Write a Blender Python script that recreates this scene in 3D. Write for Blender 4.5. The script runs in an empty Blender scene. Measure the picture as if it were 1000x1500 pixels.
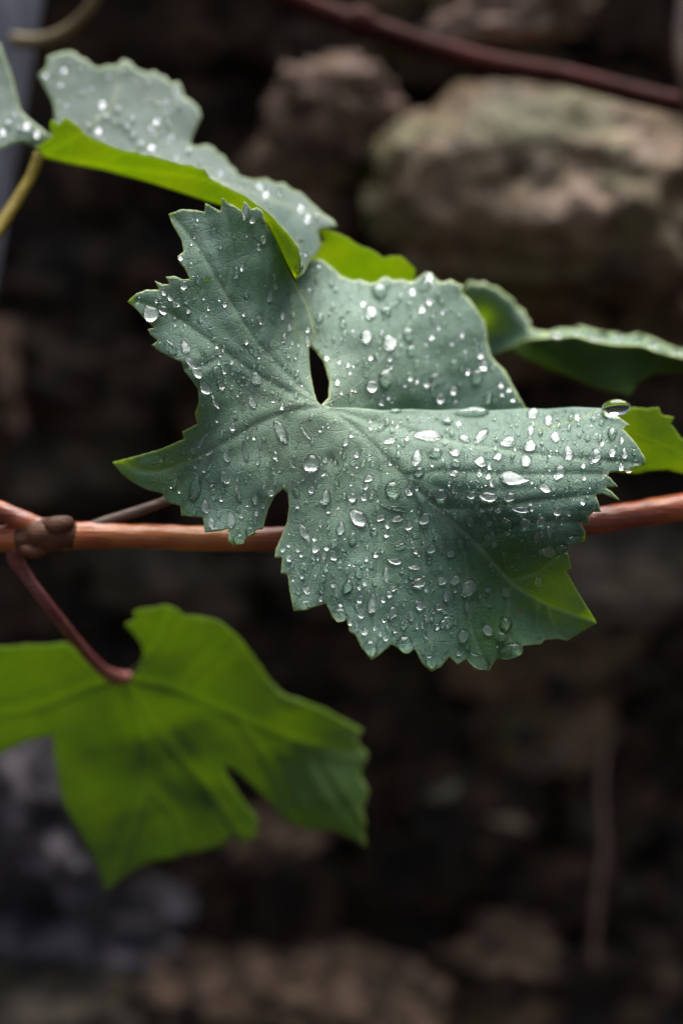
import bpy, bmesh, math, random
import numpy as np
from mathutils import Vector, Matrix, noise as mnoise
from mathutils.geometry import delaunay_2d_cdt

R = math.radians
rng = random.Random(7)
nrg = np.random.default_rng(11)
scene = bpy.context.scene
COL = scene.collection

# ---------------------------------------------------------------- camera
PITCH = 18.0          # degrees below the horizon
D0 = 0.42             # metres to the plane of focus
Z0 = 0.80             # height of the vine leaf above the ground
cam_d = bpy.data.cameras.new('camera')
cam = bpy.data.objects.new('camera', cam_d); COL.objects.link(cam)
cam_d.sensor_fit = 'HORIZONTAL'; cam_d.sensor_width = 24.0; cam_d.lens = 50.0
cam_d.clip_start = 0.02; cam_d.clip_end = 200.0
cam.location = (0.0, -D0*math.cos(R(PITCH)), Z0 + D0*math.sin(R(PITCH)))
cam.rotation_euler = (R(90-PITCH), 0, 0)
cam_d.dof.use_dof = True
cam_d.dof.focus_distance = D0
cam_d.dof.aperture_fstop = 3.3
cam_d.dof.aperture_blades = 0
scene.camera = cam

# ---------------------------------------------------------------- sky and sun (overcast, bright above and behind the wall)
SUN_EL, SUN_AZ = 67.0, 16.0      # azimuth measured from +Y towards +X
world = bpy.data.worlds.new('World'); scene.world = world; world.use_nodes = True
wn = world.node_tree; wn.nodes.clear()
w_out = wn.nodes.new('ShaderNodeOutputWorld'); w_bg = wn.nodes.new('ShaderNodeBackground')
w_sky = wn.nodes.new('ShaderNodeTexSky'); w_sky.sky_type = 'NISHITA'; w_sky.sun_disc = False
w_sky.sun_elevation = R(SUN_EL); w_sky.sun_rotation = R(SUN_AZ)
w_sky.air_density = 1.0; w_sky.dust_density = 3.0; w_sky.ozone_density = 1.0
w_hsv = wn.nodes.new('ShaderNodeHueSaturation'); w_hsv.inputs['Saturation'].default_value = 0.6   # cloud cover takes most of the blue out
wn.links.new(w_sky.outputs[0], w_hsv.inputs['Color']); wn.links.new(w_hsv.outputs[0], w_bg.inputs[0])
w_bg.inputs[1].default_value = 0.062
wn.links.new(w_bg.outputs[0], w_out.inputs[0])
sun_d = bpy.data.lights.new('sun', 'SUN'); sun = bpy.data.objects.new('sun', sun_d); COL.objects.link(sun)
sun_d.energy = 4.0; sun_d.angle = R(56.0); sun_d.color = (1.0, 0.99, 0.965)
sdir = Vector((math.sin(R(SUN_AZ))*math.cos(R(SUN_EL)), math.cos(R(SUN_AZ))*math.cos(R(SUN_EL)), math.sin(R(SUN_EL))))
sun.rotation_euler = sdir.to_track_quat('Z', 'Y').to_euler()
sun.location = (0.5, 1.0, 3.0)

vs = scene.view_settings
vs.view_transform = 'Standard'; vs.look = 'None'; vs.gamma = 1.0; vs.use_curve_mapping = False
vs.exposure = 1.5
scene.render.engine = 'CYCLES'
cy = scene.cycles
cy.max_bounces = 14; cy.transmission_bounces = 10; cy.glossy_bounces = 4; cy.diffuse_bounces = 4
cy.caustics_reflective = False; cy.caustics_refractive = True
cy.blur_glossy = 0.0; cy.sample_clamp_indirect = 0.0
cy.use_denoising = True

# ---------------------------------------------------------------- where things stand: sight lines turned into places
CAMP = np.array(cam.location)
cp, sp = math.cos(R(PITCH)), math.sin(R(PITCH))
AX = np.array((1.0, 0, 0)); AY = np.array((0, sp, cp)); AF = np.array((0, cp, -sp))   # right, up, forward
K = 24.0/50.0/1000.0
def P(px, py, dcm):
    """point(s) at dcm centimetres beyond the plane of focus"""
    px = np.asarray(px, float); py = np.asarray(py, float); D = D0 + np.asarray(dcm, float)*0.01
    a = (px-500.0)*K*D; b = (750.0-py)*K*D
    return CAMP + a[..., None]*AX + b[..., None]*AY + D[..., None]*AF
def at_wall(px, py, y):
    """point on the vertical plane y"""
    d = (px-500.0)*K*AX + (750.0-py)*K*AY + AF
    t = (y-CAMP[1])/d[1]
    return Vector(CAMP + d*t), t*K        # point, metres per pixel there

# ---------------------------------------------------------------- node helpers
def new_mat(name):
    m = bpy.data.materials.new(name); m.use_nodes = True
    nt = m.node_tree; nt.nodes.clear()
    return m, nt, nt.nodes.new('ShaderNodeOutputMaterial')
def N(nt, t, **kw):
    n = nt.nodes.new(t)
    for k, v in kw.items():
        if k in n.inputs: n.inputs[k].default_value = v
        else: setattr(n, k, v)
    return n
def ramp(nt, src, stops):
    r = nt.nodes.new('ShaderNodeValToRGB'); nt.links.new(src, r.inputs[0])
    e = r.color_ramp.elements
    while len(e) < len(stops): e.new(0.5)
    for i, (p, c) in enumerate(stops):
        e[i].position = p; e[i].color = (*c, 1) if len(c) == 3 else c
    return r.outputs[0]
def mix(nt, fac, a, b, mode='MIX'):
    m = nt.nodes.new('ShaderNodeMix'); m.data_type = 'RGBA'; m.blend_type = mode
    for sock, v in ((m.inputs[0], fac), (m.inputs[6], a), (m.inputs[7], b)):
        if hasattr(v, 'is_linked') or hasattr(v, 'links'): nt.links.new(v, sock)
        elif isinstance(v, (int, float)): sock.default_value = v
        else: sock.default_value = (*v, 1)
    return m.outputs[2]
def mul(nt, a, b, op='MULTIPLY'):
    m = nt.nodes.new('ShaderNodeMath'); m.operation = op
    for s, v in ((m.inputs[0], a), (m.inputs[1], b)):
        if hasattr(v, 'links'): nt.links.new(v, s)
        else: s.default_value = v
    return m.outputs[0]

# ---------------------------------------------------------------- materials
def leaf_material(name, base, bloom, bloom_amt, tip, rim, vein, trans, trans_col, rough, sheen, spec=0.5, spots=True):
    m, nt, out = new_mat(name)
    uv = N(nt, 'ShaderNodeUVMap'); uv.uv_map = 'UVMap'
    at = N(nt, 'ShaderNodeAttribute'); at.attribute_name = 'mask'
    sep = N(nt, 'ShaderNodeSeparateColor'); nt.links.new(at.outputs['Color'], sep.inputs[0])
    veinm, tipm, rimm = sep.outputs[0], sep.outputs[1], sep.outputs[2]
    n1 = N(nt, 'ShaderNodeTexNoise', Scale=0.9, Detail=4.0, Roughness=0.6); nt.links.new(uv.outputs[0], n1.inputs['Vector'])
    n2 = N(nt, 'ShaderNodeTexNoise', Scale=14.0, Detail=3.0, Roughness=0.65); nt.links.new(uv.outputs[0], n2.inputs['Vector'])
    n3 = N(nt, 'ShaderNodeTexNoise', Scale=70.0, Detail=2.0, Roughness=0.7); nt.links.new(uv.outputs[0], n3.inputs['Vector'])
    vor = N(nt, 'ShaderNodeTexVoronoi', Scale=3.4, Randomness=0.9); vor.feature = 'DISTANCE_TO_EDGE'
    wob = mix(nt, 0.06, uv.outputs[0], n2.outputs['Color'], 'ADD'); nt.links.new(wob, vor.inputs['Vector'])
    net = ramp(nt, vor.outputs['Distance'], [(0.0, (1, 1, 1)), (0.07, (0, 0, 0))])
    vor2 = N(nt, 'ShaderNodeTexVoronoi', Scale=13.0, Randomness=0.9); vor2.feature = 'DISTANCE_TO_EDGE'
    nt.links.new(wob, vor2.inputs['Vector'])
    net2 = ramp(nt, vor2.outputs['Distance'], [(0.0, (1, 1, 1)), (0.16, (0, 0, 0))])
    bl = ramp(nt, n1.outputs['Fac'], [(0.30, (0.22,)*3), (0.66, (1,)*3)])
    bl = mul(nt, mul(nt, bl, bloom_amt), mul(nt, mul(nt, n3.outputs['Fac'], 0.5), 0.75, 'ADD'))
    # the waxy bloom is thin on the young tips
    inv = mul(nt, 1.0, tipm, 'SUBTRACT')
    bl = mul(nt, bl, inv)
    c = mix(nt, bl, base, bloom)
    c = mix(nt, mul(nt, n2.outputs['Fac'], 0.35), c, tuple(0.55*x for x in base))
    c = mix(nt, tipm, c, tip)
    c = mix(nt, mul(nt, net, 0.30), c, tuple(0.6*x for x in base))
    c = mix(nt, mul(nt, veinm, 0.45), c, vein)
    c = mix(nt, mul(nt, rimm, 0.8), c, rim)
    if spots:
        sp_ = N(nt, 'ShaderNodeTexVoronoi', Scale=0.55, Randomness=1.0); nt.links.new(uv.outputs[0], sp_.inputs['Vector'])
        sm = ramp(nt, sp_.outputs['Distance'], [(0.03, (1,)*3), (0.06, (0,)*3)])
        c = mix(nt, mul(nt, sm, 0.7), c, (0.10, 0.045, 0.02))
    b = N(nt, 'ShaderNodeBsdfPrincipled')
    nt.links.new(c, b.inputs['Base Color'])
    rr = mul(nt, mul(nt, n2.outputs['Fac'], 0.25), rough-0.12, 'ADD'); nt.links.new(rr, b.inputs['Roughness'])
    b.inputs['Specular IOR Level'].default_value = spec
    b.inputs['Sheen Weight'].default_value = sheen; b.inputs['Sheen Roughness'].default_value = 0.35
    b.inputs['Sheen Tint'].default_value = (0.85, 0.95, 1.0, 1)
    h = mul(nt, mul(nt, net, -0.6), mul(nt, net2, -0.35), 'ADD')
    h = mul(nt, h, mul(nt, n3.outputs['Fac'], 0.55), 'ADD')
    bump = N(nt, 'ShaderNodeBump', Strength=0.5, Distance=0.00035); nt.links.new(h, bump.inputs['Height'])
    nt.links.new(bump.outputs[0], b.inputs['Normal'])
    t = N(nt, 'ShaderNodeBsdfTranslucent')
    tc = mix(nt, mul(nt, n2.outputs['Fac'], 0.8), trans_col, tuple(0.6*x for x in trans_col))
    tc = mix(nt, mul(nt, ramp(nt, n1.outputs['Fac'], [(0.35, (0,)*3), (0.65, (1,)*3)]), 0.45), tc, (0.55*trans_col[0], 0.72*trans_col[1], 0.5*trans_col[2]))
    tc = mix(nt, mul(nt, net, 0.25), tc, tuple(0.6*x for x in trans_col))
    tc = mix(nt, mul(nt, tipm, 0.6), tc, (0.58, 0.68, 0.06))
    tc = mix(nt, mul(nt, veinm, 0.5), tc, tuple(min(1.0, 1.15*x) for x in trans_col))
    nt.links.new(tc, t.inputs[0]); nt.links.new(bump.outputs[0], t.inputs['Normal'])
    ms = N(nt, 'ShaderNodeMixShader'); nt.links.new(mul(nt, mul(nt, tipm, 0.38), trans, 'ADD'), ms.inputs[0])
    nt.links.new(b.outputs[0], ms.inputs[1]); nt.links.new(t.outputs[0], ms.inputs[2])
    nt.links.new(ms.outputs[0], out.inputs[0])
    return m

GREEN_T = (0.48, 0.64, 0.07)
M = {}
M['upper'] = leaf_material('waxy_leaf_upper', (0.010, 0.060, 0.024), (0.112, 0.200, 0.142), 0.85, (0.026, 0.105, 0.010), (0.24, 0.29, 0.08),
                           (0.25, 0.34, 0.22), 0.16, GREEN_T, 0.50, 0.14, 0.42)
M['under'] = leaf_material('leaf_underside', (0.040, 0.095, 0.012), (0.065, 0.13, 0.025), 0.5, (0.18, 0.24, 0.02), (0.20, 0.26, 0.06),
                           (0.20, 0.28, 0.05), 0.50, GREEN_T, 0.55, 0.0, 0.35, False)
M['under_bright'] = leaf_material('young_leaf_underside', (0.11, 0.19, 0.02), (0.16, 0.26, 0.04), 0.5, (0.22, 0.26, 0.02), (0.24, 0.28, 0.06),
                           (0.26, 0.30, 0.05), 0.62, (0.56, 0.66, 0.03), 0.55, 0.0, 0.35, False)
M['upper_thin'] = leaf_material('thin_leaf_upper', (0.045, 0.11, 0.03), (0.15, 0.21, 0.16), 0.55, (0.12, 0.18, 0.01), (0.20, 0.26, 0.06),
                           (0.2, 0.28, 0.12), 0.48, (0.52, 0.66, 0.07), 0.5, 0.1, 0.4, False)

M['upper_soft'] = leaf_material('soft_leaf_upper', (0.020, 0.065, 0.036), (0.085, 0.138, 0.120), 0.85, (0.07, 0.15, 0.012), (0.22, 0.28, 0.10),
                           (0.26, 0.33, 0.22), 0.40, (0.54, 0.68, 0.04), 0.5, 0.14, 0.4, False)
def stem_material(name, c1, c2, c3, rough=0.42, spec=0.5):
    m, nt, out = new_mat(name)
    tc = N(nt, 'ShaderNodeTexCoord')
    mp = N(nt, 'ShaderNodeMapping'); mp.inputs['Scale'].default_value = (30, 160, 160); nt.links.new(tc.outputs['Object'], mp.inputs['Vector'])
    n1 = N(nt, 'ShaderNodeTexNoise', Scale=1.0, Detail=4.0, Roughness=0.6); nt.links.new(mp.outputs[0], n1.inputs['Vector'])
    n2 = N(nt, 'ShaderNodeTexNoise', Scale=900.0, Detail=3.0); nt.links.new(tc.outputs['Object'], n2.inputs['Vector'])
    c = ramp(nt, n1.outputs['Fac'], [(0.28, c1), (0.50, c2), (0.74, c3)])
    mp2 = N(nt, 'ShaderNodeMapping'); mp2.inputs['Scale'].default_value = (60, 900, 900); nt.links.new(tc.outputs['Object'], mp2.inputs['Vector'])
    n3 = N(nt, 'ShaderNodeTexNoise', Scale=1.0, Detail=3.0, Roughness=0.6); nt.links.new(mp2.outputs[0], n3.inputs['Vector'])
    n4 = N(nt, 'ShaderNodeTexNoise', Scale=28.0, Detail=2.0); nt.links.new(tc.outputs['Object'], n4.inputs['Vector'])
    c = mix(nt, mul(nt, n2.outputs['Fac'], 0.3), c, c1)
    c = mix(nt, mul(nt, ramp(nt, n3.outputs['Fac'], [(0.46, (0,)*3), (0.60, (1,)*3)]), 0.5), c, tuple(0.4*x for x in c1))
    c = mix(nt, mul(nt, ramp(nt, n4.outputs['Fac'], [(0.46, (0,)*3), (0.64, (1,)*3)]), 0.55), c, c3)
    b = N(nt, 'ShaderNodeBsdfPrincipled'); nt.links.new(c, b.inputs['Base Color'])
    b.inputs['Roughness'].default_value = rough; b.inputs['Specular IOR Level'].default_value = spec
    bump = N(nt, 'ShaderNodeBump', Strength=0.6, Distance=0.0008); nt.links.new(n3.outputs['Fac'], bump.inputs['Height'])
    nt.links.new(bump.outputs[0], b.inputs['Normal']); nt.links.new(b.outputs[0], out.inputs[0])
    return m
M['cane'] = stem_material('red_brown_cane', (0.11, 0.020, 0.007), (0.31, 0.062, 0.018), (0.46, 0.155, 0.025), 0.30)
M['cane_old'] = stem_material('old_cane_bark', (0.014, 0.006, 0.004), (0.045, 0.016, 0.008), (0.12, 0.045, 0.018), 0.6, 0.25)
M['petiole_red'] = stem_material('wine_red_petiole', (0.10, 0.020, 0.026), (0.19, 0.045, 0.050), (0.26, 0.10, 0.07))
M['petiole_brown'] = stem_material('dull_brown_petiole', (0.05, 0.026, 0.018), (0.10, 0.050, 0.032), (0.15, 0.085, 0.05), 0.55)
M['petiole_gold'] = stem_material('golden_petiole', (0.20, 0.11, 0.015), (0.30, 0.18, 0.02), (0.34, 0.27, 0.03))
M['cane_dark'] = stem_material('dark_red_cane', (0.016, 0.003, 0.002), (0.040, 0.007, 0.005), (0.070, 0.014, 0.010), 0.85, 0.15)
M['tendril'] = stem_material('olive_tendril', (0.07, 0.05, 0.015), (0.11, 0.08, 0.02), (0.16, 0.11, 0.04), 0.5)
M['vein_green'] = stem_material('green_vein', (0.14, 0.20, 0.05), (0.20, 0.27, 0.07), (0.26, 0.32, 0.10), 0.5)
M['vein_pale'] = stem_material('pale_vein', (0.20, 0.26, 0.14), (0.28, 0.32, 0.20), (0.36, 0.36, 0.26), 0.45)

def water_material(name='clear_water', rough=0.0):
    m, nt, out = new_mat(name)
    b = N(nt, 'ShaderNodeBsdfPrincipled')
    b.inputs['Base Color'].default_value = (1, 1, 1, 1); b.inputs['Roughness'].default_value = rough
    b.inputs['IOR'].default_value = 1.333; b.inputs['Transmission Weight'].default_value = 1.0
    nt.links.new(b.outputs[0], out.inputs[0]); return m
M['water'] = water_material()
M['water_foot'] = water_material('water_on_wax_crystals', 0.72)     # the foot of a droplet rests on a rough wax bloom

def stone_material(name, dark, mid, light, lichen, scale=1.0, rough=0.52):
    m, nt, out = new_mat(name)
    tc = N(nt, 'ShaderNodeTexCoord'); oi = N(nt, 'ShaderNodeObjectInfo')
    off = N(nt, 'ShaderNodeVectorMath', operation='MULTIPLY_ADD')
    nt.links.new(oi.outputs['Random'], off.inputs[0]); off.inputs[1].default_value = (7, 13, 5); nt.links.new(tc.outputs['Object'], off.inputs[2])
    v = off.outputs[0]
    n1 = N(nt, 'ShaderNodeTexNoise', Scale=16.0*scale, Detail=5.0, Roughness=0.62, Distortion=0.4); nt.links.new(v, n1.inputs['Vector'])
    n2 = N(nt, 'ShaderNodeTexNoise', Scale=34.0*scale, Detail=4.0, Roughness=0.6); nt.links.new(v, n2.inputs['Vector'])
    n3 = N(nt, 'ShaderNodeTexNoise', Scale=150.0*scale, Detail=5.0, Roughness=0.7); nt.links.new(v, n3.inputs['Vector'])
    c = ramp(nt, n1.outputs['Fac'], [(0.38, dark), (0.50, mid), (0.62, light)])
    lm = ramp(nt, n2.outputs['Fac'], [(0.52, (0,)*3), (0.58, (1,)*3)])
    c = mix(nt, mul(nt, lm, 0.75), c, lichen)
    pit = ramp(nt, n3.outputs['Fac'], [(0.36, (1,)*3), (0.52, (0,)*3)])
    c = mix(nt, mul(nt, pit, 0.55), c, tuple(0.3*x for x in dark))
    b = N(nt, 'ShaderNodeBsdfPrincipled'); nt.links.new(c, b.inputs['Base Color'])
    rr = mul(nt, mul(nt, n2.outputs['Fac'], 0.4), rough-0.2, 'ADD'); nt.links.new(rr, b.inputs['Roughness'])
    h = mul(nt, n3.outputs['Fac'], mul(nt, n1.outputs['Fac'], 1.5), 'ADD')
    bump = N(nt, 'ShaderNodeBump', Strength=1.0, Distance=0.009); nt.links.new(h, bump.inputs['Height'])
    nt.links.new(bump.outputs[0], b.inputs['Normal']); nt.links.new(b.outputs[0], out.inputs[0])
    return m
ST = {
 'brown':  stone_material('brown_stone', (0.034, 0.018, 0.008), (0.15, 0.085, 0.043), (0.34, 0.205, 0.120), (0.13, 0.105, 0.034), 1.1),
 'boulder':stone_material('boulder_stone', (0.040, 0.023, 0.009), (0.155, 0.094, 0.038), (0.50, 0.34, 0.235), (0.105, 0.098, 0.026), 0.55),
 'pink':   stone_material('pinkish_stone', (0.09, 0.048, 0.030), (0.29, 0.165, 0.112), (0.50, 0.33, 0.25), (0.20, 0.125, 0.065), 1.1),
 'grey':   stone_material('grey_stone', (0.026, 0.018, 0.012), (0.090, 0.067, 0.045), (0.23, 0.175, 0.125), (0.09, 0.072, 0.030), 1.2),
 'violet': stone_material('violet_grey_stone', (0.016, 0.013, 0.016), (0.14, 0.115, 0.135), (0.50, 0.43, 0.47), (0.12, 0.10, 0.11), 2.6),
 'dark':   stone_material('dark_wet_stone', (0.006, 0.003, 0.0015), (0.034, 0.017, 0.0076), (0.17, 0.085, 0.044), (0.054, 0.035, 0.011), 1.4),
 'lichen': stone_material('lichen_stone', (0.024, 0.013, 0.008), (0.15, 0.086, 0.052), (0.42, 0.27, 0.18), (0.21, 0.125, 0.07), 2.6),
}
def soil_material():
    m, nt, out = new_mat('dark_soil')
    tc = N(nt, 'ShaderNodeTexCoord')
    n1 = N(nt, 'ShaderNodeTexNoise', Scale=60.0, Detail=6.0, Roughness=0.7); nt.links.new(tc.outputs['Object'], n1.inputs['Vector'])
    c = ramp(nt, n1.outputs['Fac'], [(0.35, (0.008, 0.005, 0.003)), (0.55, (0.035, 0.020, 0.011)), (0.75, (0.085, 0.050, 0.028))])
    b = N(nt, 'ShaderNodeBsdfPrincipled', Roughness=0.9); nt.links.new(c, b.inputs['Base Color'])
    bump = N(nt, 'ShaderNodeBump', Strength=1.0, Distance=0.01); nt.links.new(n1.outputs['Fac'], bump.inputs['Height'])
    nt.links.new(bump.outputs[0], b.inputs['Normal']); nt.links.new(b.outputs[0], out.inputs[0])
    return m
M['soil'] = soil_material()

# ---------------------------------------------------------------- object helpers
def tag(o, label=None, cat=None, group=None, kind=None):
    if label: o['label'] = label
    if cat: o['category'] = cat
    if group: o['group'] = group
    if kind: o['kind'] = kind
    return o
def empty(name, loc, label=None, cat=None, group=None):
    e = bpy.data.objects.new(name, None); COL.objects.link(e); e.location = loc; e.empty_display_size = 0.01
    return tag(e, label, cat, group)
def mesh_obj(name, verts, faces, mat, parent=None, origin=None, smooth=True, mats=None):
    verts = np.asarray(verts, float)
    o0 = np.asarray(origin if origin is not None else (parent.location if parent else (0, 0, 0)), float)
    me = bpy.data.meshes.new(name)
    me.from_pydata([tuple(v) for v in (verts-o0)], [], [tuple(int(i) for i in f) for f in faces])
    for mm in (mats or [mat]): me.materials.append(mm)
    if smooth: me.polygons.foreach_set('use_smooth', [True]*len(me.polygons))
    o = bpy.data.objects.new(name, me); COL.objects.link(o)
    if parent: o.parent = parent; o.location = Vector(o0) - parent.location
    else: o.location = o0
    return o
def catmull(pts, n=10):
    pts = [np.asarray(p, float) for p in pts]
    q = [2*pts[0]-pts[1]] + pts + [2*pts[-1]-pts[-2]]
    out = []
    for i in range(1, len(q)-2):
        for k in range(n):
            t = k/n
            out.append(0.5*((2*q[i]) + (-q[i-1]+q[i+1])*t + (2*q[i-1]-5*q[i]+4*q[i+1]-q[i+2])*t*t + (-q[i-1]+3*q[i]-3*q[i+1]+q[i+2])*t**3))
    out.append(q[-2]); return np.array(out)
def tube(pts, radii, seg=12, n=8, rough=0.0, seed=0, smooth_path=True):
    """tapered tube along world points; radii one per point"""
    pr = [np.append(np.asarray(p, float), r) for p, r in zip(pts, radii)]
    path = catmull(pr, n) if smooth_path else np.array(pr)
    V, F = [], []
    up = Vector((0.13, 0.2, 1)).normalized()
    for i, q in enumerate(path):
        a = path[max(i-1, 0)][:3]; b = path[min(i+1, len(path)-1)][:3]
        t = Vector(b-a).normalized(); s = t.cross(up)
        if s.length < 1e-3: s = t.cross(Vector((1, 0, 0)))
        s.normalize(); u = s.cross(t)
        for k in range(seg):
            th = 2*math.pi*k/seg
            d = s*math.cos(th) + u*math.sin(th); r = q[3]
            if rough: r *= 1 + rough*mnoise.noise(Vector(q[:3])*260 + d*1.2 + Vector((seed, 0, 0)))
            V.append(np.array(q[:3]) + np.array(d)*r)
    m = len(path)
    for i in range(m-1):
        for k in range(seg):
            F.append((i*seg+k, i*seg+(k+1) % seg, (i+1)*seg+(k+1) % seg, (i+1)*seg+k))
    F.append(tuple(range(seg-1, -1, -1))); F.append(tuple((m-1)*seg+k for k in range(seg)))
    return V, F

# ---------------------------------------------------------------- leaf surfaces
class TPS:
    def __init__(s, pts):
        a = np.asarray(pts, float); s.p = a[:, :2]/100.0; v = a[:, 2]; n = len(a)
        A = np.zeros((n+3, n+3)); A[:n, :n] = s.k(s.p, s.p) + 1e-4*np.eye(n)
        A[:n, n] = 1; A[:n, n+1:] = s.p; A[n, :n] = 1; A[n+1:, :n] = s.p.T
        s.w = np.linalg.solve(A, np.append(v, [0, 0, 0]))
    def k(s, a, b):
        d = ((a[:, None, :]-b[None])**2).sum(-1) + 1e-12
        return 0.5*d*np.log(d)
    def __call__(s, q):
        q = np.asarray(q, float)/100.0; n = len(s.p)
        return s.k(q, s.p) @ s.w[:n] + s.w[n] + q @ s.w[n+1:]
def resample(poly, step, closed=True, jit=0.0, fixed=()):
    out = []; n = len(poly)
    for i in range(n if closed else n-1):
        a = np.array(poly[i], float); b = np.array(poly[(i+1) % n], float)
        k = max(1, int(round(np.linalg.norm(b-a)/step)))
        d = b-a; nn = np.array((-d[1], d[0]))/(np.linalg.norm(d)+1e-9)
        free = not (tuple(poly[i]) in fixed and tuple(poly[(i+1) % n]) in fixed)
        for j in range(k):
            off = 0 if j == 0 or not free else jit*math.sin(j*1.9+i*2.3)
            out.append(a + d*j/k + nn*off)
    if not closed: out.append(np.array(poly[-1], float))
    return np.array(out)
def inside(q, poly):
    x, y = q[:, 0], q[:, 1]; c = np.zeros(len(q), bool); j = len(poly)-1
    for i in range(len(poly)):
        xi, yi = poly[i]; xj, yj = poly[j]
        if yi != yj:
            c ^= ((yi > y) != (yj > y)) & (x < (xj-xi)*(y-yi)/(yj-yi)+xi)
        j = i
    return c
def seg_dist(q, line):
    line = np.asarray(line, float)
    return segs_dist(q, line[:-1], line[1:])
def segs_dist(q, A, B):
    d = B-A; L = (d*d).sum(1)+1e-12; out = np.empty(len(q))
    for i in range(0, len(q), 4000):
        p = q[i:i+4000]; ap = p[:, None]-A[None]
        t = np.clip((ap*d[None]).sum(-1)/L, 0, 1)
        out[i:i+4000] = np.sqrt(((ap-t[..., None]*d[None])**2).sum(-1).min(1))
    return out

class Patch:
    """one stretch of a leaf blade: its margin, and how far each point of it lies from the plane of focus"""
    def __init__(s, outline, ctrl, veins=(), step=4.0, flip=False, jit=0.0, ripple=0.03, groove=0.03, fixed=()):
        s.outline = resample(outline, step, True, jit, set(fixed)); s.ctrl = TPS(ctrl); s.step = step; s.flip = flip
        vv = [np.array(v, float)[:, :2] for v in veins]
        s.veins = len(vv) > 0
        if s.veins: s.va = np.vstack([v[:-1] for v in vv]); s.vb = np.vstack([v[1:] for v in vv])
        s.ripple = ripple; s.groove = groove
    def depth(s, q):
        d = s.ctrl(q)
        x, y = q[:, 0], q[:, 1]
        d = d + s.ripple*(np.sin(x/23+1.3*np.sin(y/31))*np.sin(y/19+1.1*np.sin(x/27)) + 0.5*np.sin(x/11+y/17)*np.sin(y/9-x/21))
        if s.groove and s.veins:
            vd = segs_dist(q, s.va, s.vb)
            d = d + s.groove*np.exp(-(vd/3.2)**2) - s.groove*1.2*np.exp(-((vd-13)/9)**2)
        return d
    def pos(s, q):
        q = np.atleast_2d(np.asarray(q, float)); return P(q[:, 0], q[:, 1], s.depth(q))
    def normal(s, q):
        q = np.atleast_2d(np.asarray(q, float)); e = 3.0
        dx = s.pos(q+[e, 0])-s.pos(q-[e, 0]); dy = s.pos(q+[0, e])-s.pos(q-[0, e])
        n = np.cross(dx, -dy); n /= np.linalg.norm(n, axis=1)[:, None]
        # toward the viewer
        v = CAMP - s.pos(q); n[(n*v).sum(1) < 0] *= -1
        return n
    def build(s):
        o = s.outline; g = s.step
        lo = o.min(0); hi = o.max(0)
        gx, gy = np.meshgrid(np.arange(lo[0], hi[0]+g, g), np.arange(lo[1], hi[1]+g*0.866, g*0.866))
        gx[1::2] += g/2
        q = np.stack([gx.ravel(), gy.ravel()], 1) + nrg.uniform(-0.18*g, 0.18*g, (gx.size, 2))
        q = q[inside(q, o)]
        q = q[seg_dist(q, np.vstack([o, o[:1]])) > 0.55*g]
        allp = np.vstack([o, q]); n = len(o)
        r = delaunay_2d_cdt([Vector(p) for p in allp], [(i, (i+1) % n) for i in range(n)], [], 1, 1e-5)
        v2 = np.array([(v.x, v.y) for v in r[0]]); f = [tuple(t) for t in r[2]]
        out = []
        for t in f:
            a, b, c = v2[list(t)]
            ccw = (b[0]-a[0])*(c[1]-a[1]) - (b[1]-a[1])*(c[0]-a[0])   # picture y runs down
            front = ccw < 0
            if front == s.flip: t = t[::-1]
            out.append(t)
        return v2, out

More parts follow.
